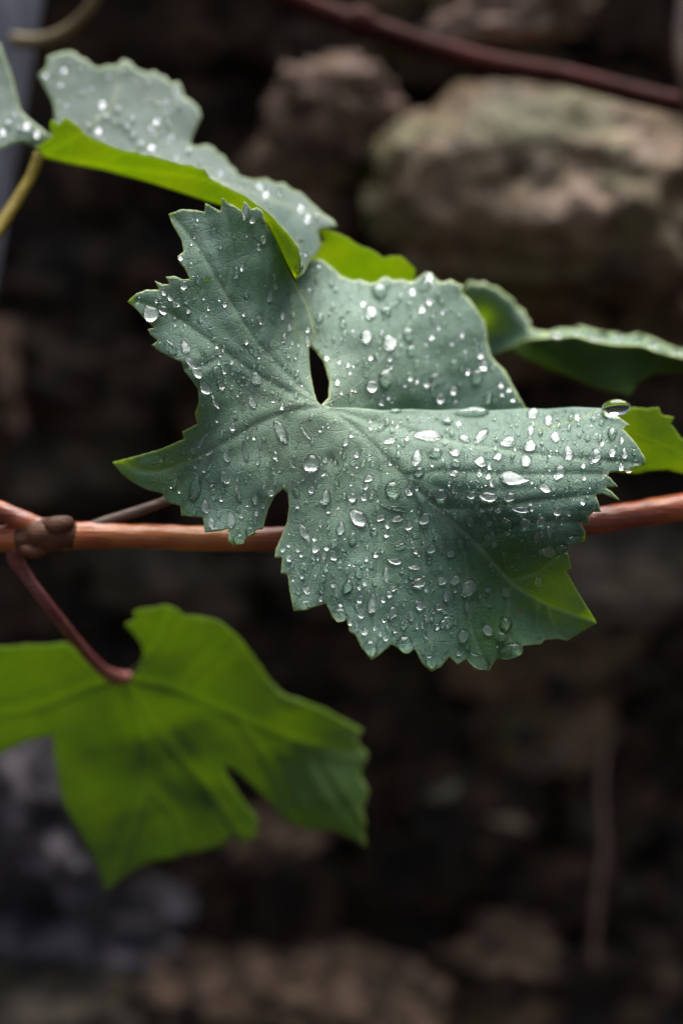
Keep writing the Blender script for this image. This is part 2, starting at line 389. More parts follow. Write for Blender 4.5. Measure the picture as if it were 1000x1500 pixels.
def build_leaf(name, label, patches, upper, under, tips=(), tip_r=60, margin=None, veins=(), petiole=None, group=None, thick=0.00025,
               junction=None, vein_rad=1.5, vein_mat='vein_pale', cat='leaf', pale=None):
    root = empty(name, Vector(junction), label, cat, group)
    V, UV, F, PID = [], [], [], []
    for k, p in enumerate(patches):
        v2, f = p.build(); off = len(V)
        V.extend(p.pos(v2)); UV.extend(v2); PID += [k]*len(v2)
        F += [tuple(i+off for i in t) for t in f]
    UV = np.array(UV); V = np.array(V)
    # weld the stretches where they meet
    if len(patches) > 1:
        key = {}; remap = np.arange(len(V))
        for i in range(len(V)):
            kk = (round(UV[i][0], 2), round(UV[i][1], 2)); lst = key.setdefault(kk, [])
            for j in lst:
                if PID[j] != PID[i] and np.linalg.norm(V[j]-V[i]) < 0.004: remap[i] = j; break
            else: lst.append(i)
        F = [tuple(remap[i] for i in t) for t in F]
        F = [t for t in F if len(set(t)) == 3]
    Fa = np.array(F)
    nn = np.zeros_like(V); fn = np.cross(V[Fa[:, 1]]-V[Fa[:, 0]], V[Fa[:, 2]]-V[Fa[:, 0]])
    for k in range(3): np.add.at(nn, Fa[:, k], fn)
    nn /= np.linalg.norm(nn, axis=1)[:, None] + 1e-15
    nv = len(V)
    edges = {}
    for t in F:
        for a, b in ((t[0], t[1]), (t[1], t[2]), (t[2], t[0])):
            edges[(a, b)] = True
    rim = [(a, b) for (a, b) in edges if (b, a) not in edges]
    top = [tuple(t) for t in F]; bot = [tuple(i+nv for i in t[::-1]) for t in F]
    side = [(b, a, a+nv, b+nv) for a, b in rim]
    allV = np.vstack([V, V-nn*thick])
    o = mesh_obj('blade', allV, top+bot+side, None, root, mats=[upper, under])
    me = o.data
    mi = np.zeros(len(me.polygons), int); mi[len(top):] = 1
    me.polygons.foreach_set('material_index', mi)
    uv = me.uv_layers.new(name='UVMap')
    li = np.zeros(len(me.loops), int); me.loops.foreach_get('vertex_index', li)
    u2 = np.vstack([UV, UV])*0.02
    uv.data.foreach_set('uv', u2[li].ravel())
    # masks: r vein, g young tip, b margin
    vm = np.zeros(nv); tm = np.zeros(nv)
    for vl in veins:
        w = vl[0]; line = catmull([np.array(x, float) for x in vl[1]], 6)
        vm = np.maximum(vm, w*np.exp(-(seg_dist(UV, line)/(1.2+1.3*w))**2))
    if pale:
        vm = np.maximum(vm, 1.1*np.exp(-(np.hypot(UV[:, 0]-pale[0], UV[:, 1]-pale[1])/pale[2])**2))
    for tp in tips:
        tx, ty, rr = tp[:3]; st = tp[3] if len(tp) > 3 else 1.0
        d = np.hypot(UV[:, 0]-tx, UV[:, 1]-ty)/rr
        tm = np.maximum(tm, st*np.clip(1.25-d, 0, 1)**1.2)
    rims = np.unique(np.array(rim).ravel())
    rd = np.full(nv, 1e9)
    rp = UV[rims]
    for i0 in range(0, nv, 2000):
        q = UV[i0:i0+2000]; rd[i0:i0+2000] = np.sqrt(((q[:, None]-rp[None])**2).sum(-1)).min(1)
    rm = np.exp(-(rd/1.6)**2)
    ca = me.color_attributes.new('mask', 'FLOAT_COLOR', 'POINT')
    cc = np.ones((nv*2, 4)); cc[:, 0] = np.tile(vm, 2); cc[:, 1] = np.tile(tm, 2); cc[:, 2] = np.tile(rm, 2)
    ca.data.foreach_set('color', cc.ravel())
    # the main veins stand a little proud of the blade
    for vl in veins:
        w, line = vl[0], vl[1]
        if w < 0.9: continue
        p = patches[vl[2]] if len(vl) > 2 else patches[0]
        L = catmull([np.array(x, float) for x in line], 8)
        W = p.pos(L); nrm = p.normal(L); k = len(L)
        rad = np.linspace(vein_rad, 0.35, k)*0.0001
        VV, FF = tube(W - nrm*(rad*0.6)[:, None], rad, 8, 1, 0.0, 0, False)
        mesh_obj('vein', VV, FF, M[vein_mat], root)
    if petiole:
        pts, rad, mk = petiole
        VV, FF = tube(pts, rad, 14, 10, 0.10)
        mesh_obj('petiole', VV, FF, M[mk], root)
    return root

# ================================================================ the setting
def box_sheet(name, x0, x1, y0, y1, z, mat, kind='structure'):
    o = mesh_obj(name, [(x0, y0, z), (x1, y0, z), (x1, y1, z), (x0, y1, z)], [(0, 1, 2, 3)], mat, smooth=False)
    o['kind'] = kind; return o
box_sheet('ground', -40, 40, -40, 40, 0.0, M['soil'])

WALL_Y = 0.40
wall = empty('dry_stone_wall', (0, WALL_Y, 0), 'dark mossy dry stone wall of rough brown and grey stones behind the vine', 'wall')
def stone_mesh(size, seed, sub=3, block=3.2, rough=0.16):
    bm = bmesh.new(); bmesh.ops.create_icosphere(bm, subdivisions=sub, radius=1.0)
    sv = Vector((seed*3.71 % 97, seed*1.37 % 53, seed*0.77 % 31))
    for v in bm.verts:
        c = v.co.copy()
        pn = (abs(c.x)**block + abs(c.y)**block + abs(c.z)**block)**(1/block)
        c = c/pn
        d = 1 + rough*1.3*mnoise.noise(c*1.1+sv) + rough*1.1*mnoise.noise(c*2.4+sv) - rough*0.9*abs(mnoise.noise(c*3.7+sv)) + rough*0.6*mnoise.noise(c*7+sv) + rough*0.35*mnoise.noise(c*15+sv)
        v.co = Vector((c.x*size[0]*d, c.y*size[1]*d, c.z*size[2]*d))
    me = bpy.data.meshes.new('stone'); bm.to_mesh(me); bm.free()
    me.polygons.foreach_set('use_smooth', [True]*len(me.polygons))
    return me
placed = []
def stone(px, py, w, h, kind, out=0.0, rot=0.0, sub=4, rough=0.27, block=None, depth=None):
    """a stone of the wall seen w by h wide; out: how far it stands proud (m)"""
    c, s = at_wall(px, py, WALL_Y-out)
    sx, sz = w*s*0.5, h*s*0.5/math.cos(R(PITCH)); sy = depth or 0.75*min(sx, sz)+0.02
    c, s = at_wall(px, py, WALL_Y-out+0.6*sy)
    block = block or rng.uniform(2.1, 3.6)
    if kind in ('lichen', 'violet'): sub, rough = 5, 0.36
    if kind == 'boulder': sub, rough, block = 5, 0.12, 2.2
    me = stone_mesh((sx*1.06, sy, sz*1.06), len(placed)+3, sub, block, rough); me.materials.append(ST[kind])
    o = bpy.data.objects.new('stone', me); COL.objects.link(o); o.parent = wall
    pos = Vector((c.x, WALL_Y-out+sy, c.z))
    o.location = pos - wall.location; o.rotation_euler = (rng.uniform(-.12, .12), R(rot), rng.uniform(-.15, .15))
    placed.append((px, py, w, h)); return o
# the stones that show, course by course
STONES = [
 # top of the view
 (570, 20, 210, 80, 'brown', .00, 4), (755, 18, 220, 85, 'pink', .05, -4), (930, 50, 160, 120, 'dark', -.02, 0), (330, 30, 220, 130, 'dark', -.03, 0),
 (180, 70, 200, 150, 'dark', -.05, 0), (480, 85, 180, 90, 'brown', .0, 12), (700, 100, 260, 80, 'brown', -.01, 10), (880, 110, 200, 50, 'dark', -.03, 10),
 # the boulder and its neighbours
 (795, 300, 520, 330, 'boulder', .12, 3), (490, 165, 180, 115, 'pink', .05, 5), (450, 270, 180, 150, 'brown', .05, -8), (330, 190, 160, 160, 'dark', -.03, 0),
 (535, 225, 120, 110, 'brown', .02, 20), (550, 350, 160, 120, 'brown', .02, 0), (970, 480, 190, 120, 'brown', .02, 8), (815, 495, 190, 120, 'brown', .03, -5),
 (930, 395, 170, 90, 'dark', .05, 0), (650, 455, 220, 120, 'brown', .0, 0), (1090, 300, 180, 260, 'brown', .02, 0),
 # behind the leaf, left
 (160, 250, 190, 150, 'dark', -.04, 0), (250, 400, 180, 130, 'dark', -.02, 8), (110, 430, 200, 150, 'dark', -.01, -6), (-5, 560, 75, 160, 'pink', .03, 0), (140, 560, 230, 140, 'dark', .01, 5),
 (330, 560, 190, 160, 'dark', -.01, 0), (120, 690, 280, 120, 'grey', -.01, -4), (-60, 720, 200, 140, 'dark', .0, 0), (350, 720, 210, 130, 'dark', .0, 0),
 # centre and right, beside the cane
 (900, 620, 260, 140, 'dark', .0, 4), (640, 620, 260, 160, 'dark', -.02, 0), (820, 845, 490, 150, 'grey', .05, 2), (500, 830, 230, 130, 'grey', .0, -6), (1060, 740, 220, 120, 'dark', .0, 0),
 (640, 740, 180, 100, 'dark', -.02, 0), (860, 730, 220, 90, 'dark', -.01, 0),
 (250, 850, 260, 120, 'grey', .0, 5), (40, 870, 220, 140, 'dark', -.01, 0), (390, 950, 200, 120, 'dark', -.02, 0), (150, 990, 200, 120, 'dark', -.02, 0),
 (580, 960, 220, 110, 'dark', -.01, 6), (800, 975, 280, 110, 'brown', .03, -4), (1000, 960, 200, 120, 'dark', .0, 0),
 # the lower, wetter courses
 (600, 1060, 200, 110, 'dark', .0, 4), (790, 1080, 230, 120, 'brown', .03, -6), (970, 1085, 190, 130, 'dark', .0, 5), (30, 1060, 200, 130, 'dark', .0, 0),
 (690, 1175, 220, 110, 'dark', .04, 8), (880, 1195, 190, 120, 'dark', .01, -4), (540, 1160, 150, 110, 'dark', -.005, 0), (1020, 1215, 150, 120, 'dark', .01, 0),
 (330, 1120, 260, 140, 'dark', -.01, 0),
 (60, 1215, 200, 220, 'violet', .13, 0), (395, 1235, 130, 55, 'lichen', .10, -14), (250, 1290, 190, 90, 'dark', .02, 6), (430, 1310, 200, 100, 'dark', .02, -5), (620, 1275, 190, 100, 'dark', .02, 6),
 (800, 1300, 190, 110, 'dark', .025, 0), (970, 1330, 190, 120, 'dark', .02, 4), (120, 1375, 240, 80, 'violet', .12, 4), (560, 1375, 160, 70, 'dark', .03, 0),
 (330, 1480, 290, 100, 'lichen', .15, 4), (520, 1485, 230, 90, 'lichen', .16, 10), (100, 1475, 280, 120, 'grey', .14, -2), (745, 1400, 130, 50, 'lichen', .11, 2), (700, 1490, 220, 90, 'brown', .07, 0),
 (900, 1430, 200, 110, 'dark', .04, 0), (880, 1510, 240, 90, 'dark', .06, 0), (1060, 1450, 160, 140, 'dark', .03, 0),
]
for a in STONES: stone(*a)
# small rubble wedged between the lower courses
RUB = []
for kind in ('dark', 'dark', 'brown', 'lichen', 'dark', 'grey'):
    me = stone_mesh((1.0, 0.8, 0.62), 700+len(RUB), 3, rng.uniform(2.0, 3.2), 0.34); me.materials.append(ST[kind]); RUB.append(me)
for i in range(150):
    py = 860+640*rng.random()**0.8; px = rng.uniform(-60, 1060)
    if px < 560 and 880 < py < 1180: continue
    w = rng.uniform(16, 58); kk = rng.choice((0, 0, 1, 1, 2, 4, 5, 5, 3)) if py > 1180 else rng.choice((0, 1, 4, 5, 2))
    c, sc_ = at_wall(px, py, WALL_Y-rng.uniform(-0.01, 0.045)-(0.05 if py > 1380 else 0))
    o = bpy.data.objects.new('stone', RUB[kk]); COL.objects.link(o); o.parent = wall
    o.location = c-wall.location; o.scale = (w*sc_/2,)*3; o.rotation_euler = (rng.uniform(-.6, .6), rng.uniform(-.6, .6), rng.uniform(0, 6.28))
# the wall goes on past what the view takes in
k = 0
for row in range(9):
    z = 0.04 + row*0.125
    x = -1.5 + (row % 2)*0.09
    while x < 1.5:
        w = rng.uniform(0.13, 0.26)
        xc = x+w/2
        half = 0.30
        if not (abs(xc) < half+0.02 and 0.10 < z < 1.00):
            me = stone_mesh((w*0.52, 0.09, 0.07), 300+k, 3, 3.0, 0.15); me.materials.append(ST[rng.choice(['brown', 'dark', 'grey', 'dark', 'brown'])])
            o = bpy.data.objects.new('stone', me); COL.objects.link(o); o.parent = wall
            o.location = Vector((xc, WALL_Y+0.085+rng.uniform(-.02, .02), z+rng.uniform(-.01, .01)))-wall.location
            o.rotation_euler = (rng.uniform(-.1, .1), rng.uniform(-.1, .1), rng.uniform(-.1, .1)); k += 1
        x += w
core = mesh_obj('earth_core', [(x, y, z) for z in (-0.02, 1.04) for (x, y) in ((-1.5, WALL_Y+0.065), (1.5, WALL_Y+0.065), (1.5, WALL_Y+0.45), (-1.5, WALL_Y+0.45))],
                [(0, 1, 5, 4), (1, 2, 6, 5), (2, 3, 7, 6), (3, 0, 4, 7), (4, 5, 6, 7)], M['soil'], wall, smooth=False)

# ================================================================ the big wet leaf
JX, JY = 472, 595
UPL = [(470,594),(465,589),(460,574),(454,542),(452,512),(458,500),(462,488),(457,474),(449,446),(438,426),(427,404),(415,378),(406,354),(391,330),(384,308),(376,303),(368,306),(358,294),(353,308),(342,300),(334,297),(326,289),(323,309),(314,304),(301,297),
 (299,310),(286,307),(266,306),(247,313),(252,327),(260,341),(266,352),(269,368),(260,375),(262,383),(270,392),(278,408),(268,409),(256,404),(243,405),(248,416),(238,416),(227,411),(233,424),(214,424),(199,430),(187,441),(202,455),(210,466),(226,480),(216,482),
 (220,490),(231,499),(222,505),(231,513),(247,521),(266,531),(270,543),(279,555),(290,570),(291,590),(285,606),(289,621),(267,632),(269,643),(237,657),(202,667),(164,677),
 (178,694),(196,708),(216,718),(238,723),(243,736),(264,741),(265,755),(281,757),(297,758),(300,780),(325,777),(334,774),(335,793),(342,800),(356,796),(363,786),(377,776),(385,775),(388,763),(393,745),(402,727),(414,717),(421,722),(423,742),(420,765),(410,790),(403,806),
 (402,817),(413,817),(411,840),(421,842),(424,866),(430,895),(446,893),(466,888),(477,884),(485,900),(495,912),(508,908),(512,926),(520,930),(530,950),(544,967),(555,960),(574,944),(583,950),(592,957),(608,952),(618,972),(632,984),(646,977),(658,962),(670,974),(682,966),(694,980),(716,983),(727,965),(744,967),
 (764,958),(766,946),(792,944),(797,938),(818,936),(830,939),(849,928),(874,913),(864,896),(848,870),(836,849),(829,837),(837,833),(833,815),(829,804),(841,798),(856,793),(858,780),(851,767),(864,767),(862,757),(869,750),(880,750),(876,735),(872,725),(881,723),(908,733),(897,721),(887,714),
 (905,713),(894,700),(885,694),(920,688),(935,683),(946,680),(944,670),(932,650),(920,636),(912,628),(922,622),(908,612),(896,607),(884,598)]
RIDGE = [(884,598),(840,596),(800,599),(768,598),(720,601),(680,599),(640,601),(600,599),(560,601),(520,597),(490,597),(470,594)]
RIDGE_FINE = [tuple(p) for p in resample(RIDGE, 4.0, False)]
FRONT = UPL + RIDGE_FINE[1:-1]
R_D = {884:1.7, 840:2.0, 800:2.2, 768:2.3, 720:2.4, 680:2.4, 640:2.3, 600:2.1, 560:1.7, 520:1.25, 490:0.95, 470:0.8}
CTRL = [(x, y, R_D[x]) for x, y in RIDGE] + [
 # upper lobe
 (247,313,0.5),(300,310,0.9),(326,292,0.9),(384,310,1.2),(415,378,1.9),(438,426,2.3),(458,480,2.3),(452,540,1.5),(330,430,0.75),(290,370,0.55),(375,500,0.85),(395,400,1.35),(410,470,1.5),(430,545,1.05),
 (260,378,0.2),(278,412,0.15),(190,441,-0.55),(225,482,-0.45),(262,468,0.0),(330,517,0.35),(225,506,-0.55),(268,533,-0.5),(292,580,-0.25),(350,560,0.5),(400,565,0.75),(300,500,0.1),
 # side lobe
 (164,677,1.7),(205,690,1.15),(250,660,0.75),(290,621,0.15),(320,655,0.1),(243,730,0.6),(266,752,0.35),(300,775,-0.35),(340,797,-0.6),(385,772,0.0),(370,625,0.35),(345,720,-0.1),(400,700,0.1),(420,605,0.55),
 # middle lobe, near side of the midrib
 (421,724,0.2),(403,815,-0.3),(430,892,-1.0),(478,884,-0.95),(495,910,-1.1),(544,964,-1.35),(592,955,-0.75),(632,982,-0.35),(694,978,0.25),(728,964,0.3),(764,955,0.1),
 (470,680,0.35),(480,780,-0.3),(545,650,0.75),(560,760,0.05),(560,870,-0.7),(590,698,0.55),(640,745,0.45),(630,850,0.25),(640,920,0.15),(700,800,0.50),(700,900,0.5),(747,852,0.65),
 # the lobe's tip, turned down
 (800,885,0.95),(874,913,1.5),(830,938,1.35),(795,940,0.7),(848,870,1.15),(829,837,0.60),(790,850,0.65),
 # far side of the midrib, bulging
 (740,790,0.15),(720,740,-0.05),(780,760,-0.25),(830,804,0.1),(858,785,0.1),(850,740,-0.2),(880,748,-0.1),(908,732,0.1),(660,700,0.35),(760,690,0.15),(840,690,0.1),(905,712,0.15),
 (600,650,1.1),(680,650,1.0),(760,640,1.0),(840,640,0.9),(900,640,0.75),(946,680,0.6),(910,610,1.3),(655,625,1.75),(740,618,1.85),(820,618,1.65)]
# rear lobe: rises again beyond the hidden trough behind the ridge
TROUGH = [(470,594),(490,601),(520,608),(560,618),(600,626),(640,632),(680,636),(720,638),(760,636),(790,630)]
T_D = {470:0.8, 490:1.15, 520:1.65, 560:2.3, 600:2.9, 640:3.3, 680:3.5, 720:3.6, 760:3.55, 790:3.4}
REAR = TROUGH + [(781,612),(766,591),(752,566),(740,543),(729,533),(720,522),(714,502),(713,486),(710,470),(703,461),(697,450),(688,438),(677,430),(678,417),(668,414),(660,409),(648,413),(640,410),(633,402),(624,398),(616,404),(609,410),(600,412),(588,409),(576,410),(568,405),(560,406),(551,413),(540,414),(528,409),(516,410),(500,404),(490,394),(480,386),(470,379),(460,380),(448,384),
  (436,392),(428,430),(430,480),(452,505),(462,514),(474,530),(482,558),(481,582)]
RC = [(x, y, T_D[x]) for x, y in TROUGH] + [(781,612,3.5),(766,591,3.6),(740,543,4.0),(714,502,4.4),(697,450,4.8),(660,411,5.0),(624,400,4.9),(576,410,4.6),(516,410,4.2),(460,380,4.1),(430,430,3.4),(455,508,2.4),(482,558,1.5),(530,545,2.1),(560,500,2.9),(620,500,3.6),(660,560,3.6),(600,570,2.7),(520,470,2.9),(680,470,4.4)]
# the far side of the ridge, dropping into the trough
FALL = RIDGE_FINE[::-1] + [(850,612)] + TROUGH[::-1][:-1]
FC = [(x, y, R_D[x]) for x, y in RIDGE] + [(x, y, T_D[x]) for x, y in TROUGH[1:]] + [(850,612,2.6)]

VEINS_MAIN = [
 (1.0, [(472,595),(505,615),(545,650),(590,698),(640,745),(700,800),(747,852),(800,886),(872,912)]),
 (1.0, [(472,595),(420,604),(370,625),(320,655),(270,680),(220,691),(170,679)]),
 (0.95,[(472,595),(430,557),(375,500),(330,432),(292,367),(262,328),(250,316)]),
 (0.92,[(472,595),(400,563),(330,517),(262,468),(225,450),(192,441)]),
 (0.9, [(472,595),(560,622),(680,650),(800,668),(940,680)]),
 (0.55,[(505,615),(503,650),(499,690),(488,740),(470,800),(455,850),(432,892)]),
 (0.5, [(545,650),(553,700),(555,780),(551,870),(545,960)]),
 (0.5, [(590,698),(616,760),(622,850),(626,900),(632,980)]),
 (0.5, [(640,745),(677,800),(687,870),(690,920),(714,980)]),
 (0.5, [(747,852),(744,890),(742,925),(762,955)]),
 (0.5, [(640,745),(700,746),(770,736),(870,725)]),
 (0.5, [(700,800),(745,778),(800,765),(855,768)]),
 (0.5, [(747,852),(790,836),(828,808)]),
 (0.45,[(590,698),(650,690),(740,695),(880,695)]),
 (0.45,[(370,625),(362,690),(350,740),(342,798)]),
 (0.45,[(420,604),(412,660),(395,715)]),
 (0.45,[(320,655),(300,700),(268,750)]),
 (0.4, [(330,517),(300,535),(268,540)]),
 (0.4, [(375,500),(390,440),(388,330)]),
 (0.4, [(330,432),(340,370),(328,295)]),
 (0.45,[(430,557),(440,500),(430,430)]),
 (0.4, [(500,690),(485,672)]),
 (0.4, [(800,886),(815,925),(830,936)]),
 (0.4, [(787,880),(787,915),(797,936)]),
]
VEINS_REAR = [(0.92, [(472,595),(500,580),(530,556),(580,500),(630,430),(640,412)], 1), (0.5, [(530,556),(620,545),(710,500)], 1), (0.5, [(500,580),(490,500),(470,400)], 1)]
vl_front = [catmull([np.array(p, float) for p in v[1]], 5) for v in VEINS_MAIN]
front = Patch(FRONT, CTRL, vl_front, 3.2, False, 0.25, 0.030, 0.030, RIDGE_FINE)
rear = Patch(REAR, RC, [catmull([np.array(p, float) for p in v[1]], 5) for v in VEINS_REAR], 5.0, False, 0.4, 0.03, 0.0, TROUGH)
fall = Patch(FALL, FC, vl_front, 5.0, True, 0.0, 0.03, 0.030)
junction_main = P(JX, JY, 0.85)
main_leaf = build_leaf('vine_leaf', 'large lobed grey-green vine leaf covered in water droplets, above the red cane', [front, rear, fall],
    M['upper'], M['under'], tips=[(164,677,66),(235,690,60,0.6),(190,441,10),(878,915,52),(800,875,78,0.75),(740,840,80,0.55),(730,925,65,0.6),(246,313,9),(908,733,9),(430,895,11),(544,967,9),(342,800,12),(264,755,14),(268,600,22),(632,984,9),(857,788,9),(946,680,8),(303,410,6)],
    veins=VEINS_MAIN+VEINS_REAR, junction=tuple(junction_main), pale=(462,622,125),
    petiole=([P(86,792,3.0), P(150,766,3.1), P(238,736,3.2), P(330,690,3.1), P(420,632,2.4), P(465,602,1.35), junction_main+np.array((0, 0.001, -0.001))],
             [.0021, .0018, .0016, .0015, .0014, .0014, .0013], 'petiole_brown'))
print('main leaf verts', sum(len(c.data.vertices) for c in main_leaf.children))

# ================================================================ leaf trailing from the golden petiole (upper)
FOLD_B = [(60,229),(100,238),(150,247),(200,260),(240,272),(280,285),(300,292),(340,303),(375,313),(393,327),(408,355),(420,382),(434,409)]
FD_B = [6.2,6.0,5.8,5.5,5.1,4.6,4.3,3.6,2.8,2.2,1.6,1.2,0.75]
BAND = FOLD_B + [(440,398),(441,380),(436,360),(425,345),(415,334),(400,318),(385,305),(372,296),(360,287),(345,280),(330,272),(318,266),(307,260),(300,247),(290,246),(280,241),(265,240),(250,236),(236,231),(220,227),(208,226),(200,222),(185,221),(165,214),(150,208),(138,203),(125,196),(115,184),(105,177),(95,171),(87,182),(75,174),(73,186),(78,198),(66,206),(54,216)]
BC = [(x, y, d) for (x, y), d in zip(FOLD_B, FD_B)] + [(440,390,0.35),(425,345,0.5),(385,305,1.35),(330,272,2.5),(300,247,2.8),(250,236,3.4),(200,222,3.9),(150,208,4.3),(95,171,4.7),(75,178,5.0),(54,216,6.0)]
TOPB = FOLD_B + [(445,400),(452,386),(470,362),(466,337),(494,331),(488,321),(474,313),(462,301),(452,292),(440,281),(428,277),(416,267),(403,268),(390,260),(372,263),(350,257),(345,247),(335,240),(329,228),(320,224),(311,214),(300,211),(289,214),(278,212),(283,196),(287,187),(295,170),(291,157),(281,148),(270,140),(266,128),(262,119),(250,121),(244,112),(235,110),(226,103),(214,106),(200,100),(192,91),(180,86),(170,95),(155,95),(144,99),(135,95),(128,87),(118,84),(110,76),(100,74),(84,77),(70,82),(68,98),(55,109),(66,128),(78,152),(80,172),(74,196)]
TC = [(x, y, d) for (x, y), d in zip(FOLD_B, FD_B)] + [(452,386,2.6),(470,362,4.2),(490,325,5.0),(440,281,6.0),(390,260,6.6),(345,247,7.2),(300,212,7.6),(278,212,7.5),(295,165,8.3),(250,121,8.9),(180,86,9.0),(100,76,8.8),(55,109,8.2),(80,172,7.2),(180,170,7.6),(250,230,6.6),(360,290,4.8),(420,320,4.0),(130,140,8.0)]
LEFTB = [(60,229),(54,216),(48,214),(33,207),(18,210),(0,219),(-30,228),(-80,240),(-110,225),(-130,190),(-120,150),(-95,120),(-70,90),(-40,70),(-15,55),(0,63),(8,84),(18,111),(24,136),(30,159),(40,171),(51,180),(62,188),(73,197),(66,206)]
LC = [(60,229,6.2),(54,216,6.1),(66,206,6.1),(73,197,6.2),(0,219,5.4),(-80,240,4.2),(-120,150,5.0),(-40,70,7.0),(0,63,7.6),(30,159,6.8)]
veB = [(0.9, [(60,226),(110,200),(160,160),(180,95)], 1), (0.9, [(60,226),(180,245),(300,262),(420,300),(488,324)], 1), (0.95, [(x, y-2) for x, y in FOLD_B[:-1]], 0), (0.5, [(150,246),(165,230),(190,222)], 0), (0.5, [(240,271),(262,252),(285,243)], 0), (0.5, [(100,237),(105,205),(96,175)], 0), (0.5, [(340,302),(356,292),(362,288)], 0)]
topB = Patch(TOPB, TC, (), 5.0, False, 0.4, 0.04, 0.0, FOLD_B); bandB = Patch(BAND, BC, (), 5.0, True, 0.3, 0.04, 0.0, FOLD_B); leftB = Patch(LEFTB, LC, (), 6.0, False, 0.4, 0.04, 0.0)
jB = P(58, 226, 6.2)
build_leaf('vine_leaf', 'grey-green vine leaf with bright green folded margin, hanging from a golden petiole', [bandB, topB, leftB], M['upper_soft'], M['under_bright'],
    tips=[(434,408,14)], veins=veB, junction=tuple(jB), vein_rad=2.6, vein_mat='petiole_gold',
    petiole=([P(-175,800,3.0), P(-165,690,3.4), P(-120,540,4.2), P(-60,420,5.0), P(-10,345,5.6), P(20,300,6.0), P(45,258,6.2), jB], [.0030, .0026, .0026, .0026, .0024, .0021, .0019, .0022], 'petiole_gold'))

# ================================================================ yellow-green margin behind the rear lobe
LE = [(455,366),(462,352),(478,355),(470,343),(463,330),(476,333),(490,339),(508,347),(526,359),(545,366),(562,377),(574,374),(587,375),(598,384),(608,394),(606,410),(600,440),(560,480),(500,470),(450,430),(440,390)]
LEC = [(455,366,5.9),(463,330,5.2),(526,359,5.3),(587,375,5.6),(608,400,6.3),(560,480,8.6),(500,470,8.4),(440,390,6.8)]
leE = Patch(LE, LEC, (), 5.0, True, 0.5, 0.05, 0.0)
build_leaf('vine_leaf', 'small yellow-green leaf behind the rear lobe of the big wet leaf', [leE], M['upper_thin'], M['under_bright'], junction=tuple(P(450,430,6.7)))

# ================================================================ leaf at the boulder's foot
C_FOLD = [(716,521),(745,514),(772,528),(820,547),(880,571),(922,580),(934,559),(958,547),(1000,546),(1060,560)]
CFD = [9.0,8.6,8.0,7.6,7.4,7.4,7.6,7.7,7.8,7.8]
C_BAND = C_FOLD + [(1070,540),(1000,524),(964,516),(940,506),(900,505),(868,500),(844,492),(812,494),(784,496),(762,500)]
CBC = [(x, y, d) for (x, y), d in zip(C_FOLD, CFD)] + [(1000,524,7.3),(940,506,7.0),(844,492,6.9),(784,496,7.6),(762,500,8.3)]
C_TOP = [(716,521),(745,514),(762,500),(784,496),(812,494),(844,492),(868,500),(900,505),(940,506),(964,516),(1000,524),(1070,540),(1076,528),(1040,520),(1002,512),(980,506),(962,497),(948,492),(934,487),(918,492),(902,487),(884,486),(868,482),(850,476),(836,481),(818,480),(804,485),(788,484),(776,481),(777,471),(770,463),(768,455),(756,447),(751,438),(741,431),(728,420),(719,419),(708,412),(698,414),(687,411),(670,430),(672,490),(690,520)]
CTC = [(716,521,9.0),(762,500,8.3),(844,492,6.9),(940,506,7.0),(1000,524,7.3),(850,477,9.0),(930,488,9.2),(1002,512,9.2),(773,467,8.5),(718,416,8.3),(686,414,8.5),(672,490,9.4)]
cS = C_TOP[:12]
cB = Patch(C_BAND, CBC, (), 6.0, True, 0.3, 0.04, 0.0, cS); cT = Patch(C_TOP, CTC, (), 6.0, False, 0.5, 0.04, 0.0, cS)
jC = P(718, 520, 9.0)
build_leaf('vine_leaf', 'drooping dark green vine leaf with droplets along its edge, before the boulder', [cB, cT], M['upper'], M['under'], tips=[(704,468,22,0.6)],
    junction=tuple(jC), petiole=([jC, P(705,526,9.2), P(660,548,9.6), P(600,600,9.8)], [.0016, .0014, .0014, .0015], 'petiole_brown'))

# ================================================================ bright green leaf past the end of the big leaf
LF = [(880,602),(906,600),(928,596),(946,598),(964,596),(969,607),(987,611),(982,621),(990,630),(997,641),(1010,648),(1020,670),(1012,692),(1000,694),(978,688),(966,688),(950,690),(930,694),(900,690),(870,660)]
LFC = [(880,602,3.0),(928,596,2.9),(964,596,2.9),(1000,645,2.9),(1015,690,3.2),(950,690,3.6),(880,680,3.9),(920,640,3.3)]
veF = [(0.9, [(900,628),(950,645),(1012,668)])]
build_leaf('vine_leaf', 'bright translucent green leaf tip showing past the end of the big wet leaf', [Patch(LF, LFC, (), 4.0, True, 0.4, 0.03, 0.0)], M['upper_thin'], M['under_bright'],
    veins=veF, junction=tuple(P(880,650,3.4)), vein_rad=1.4)

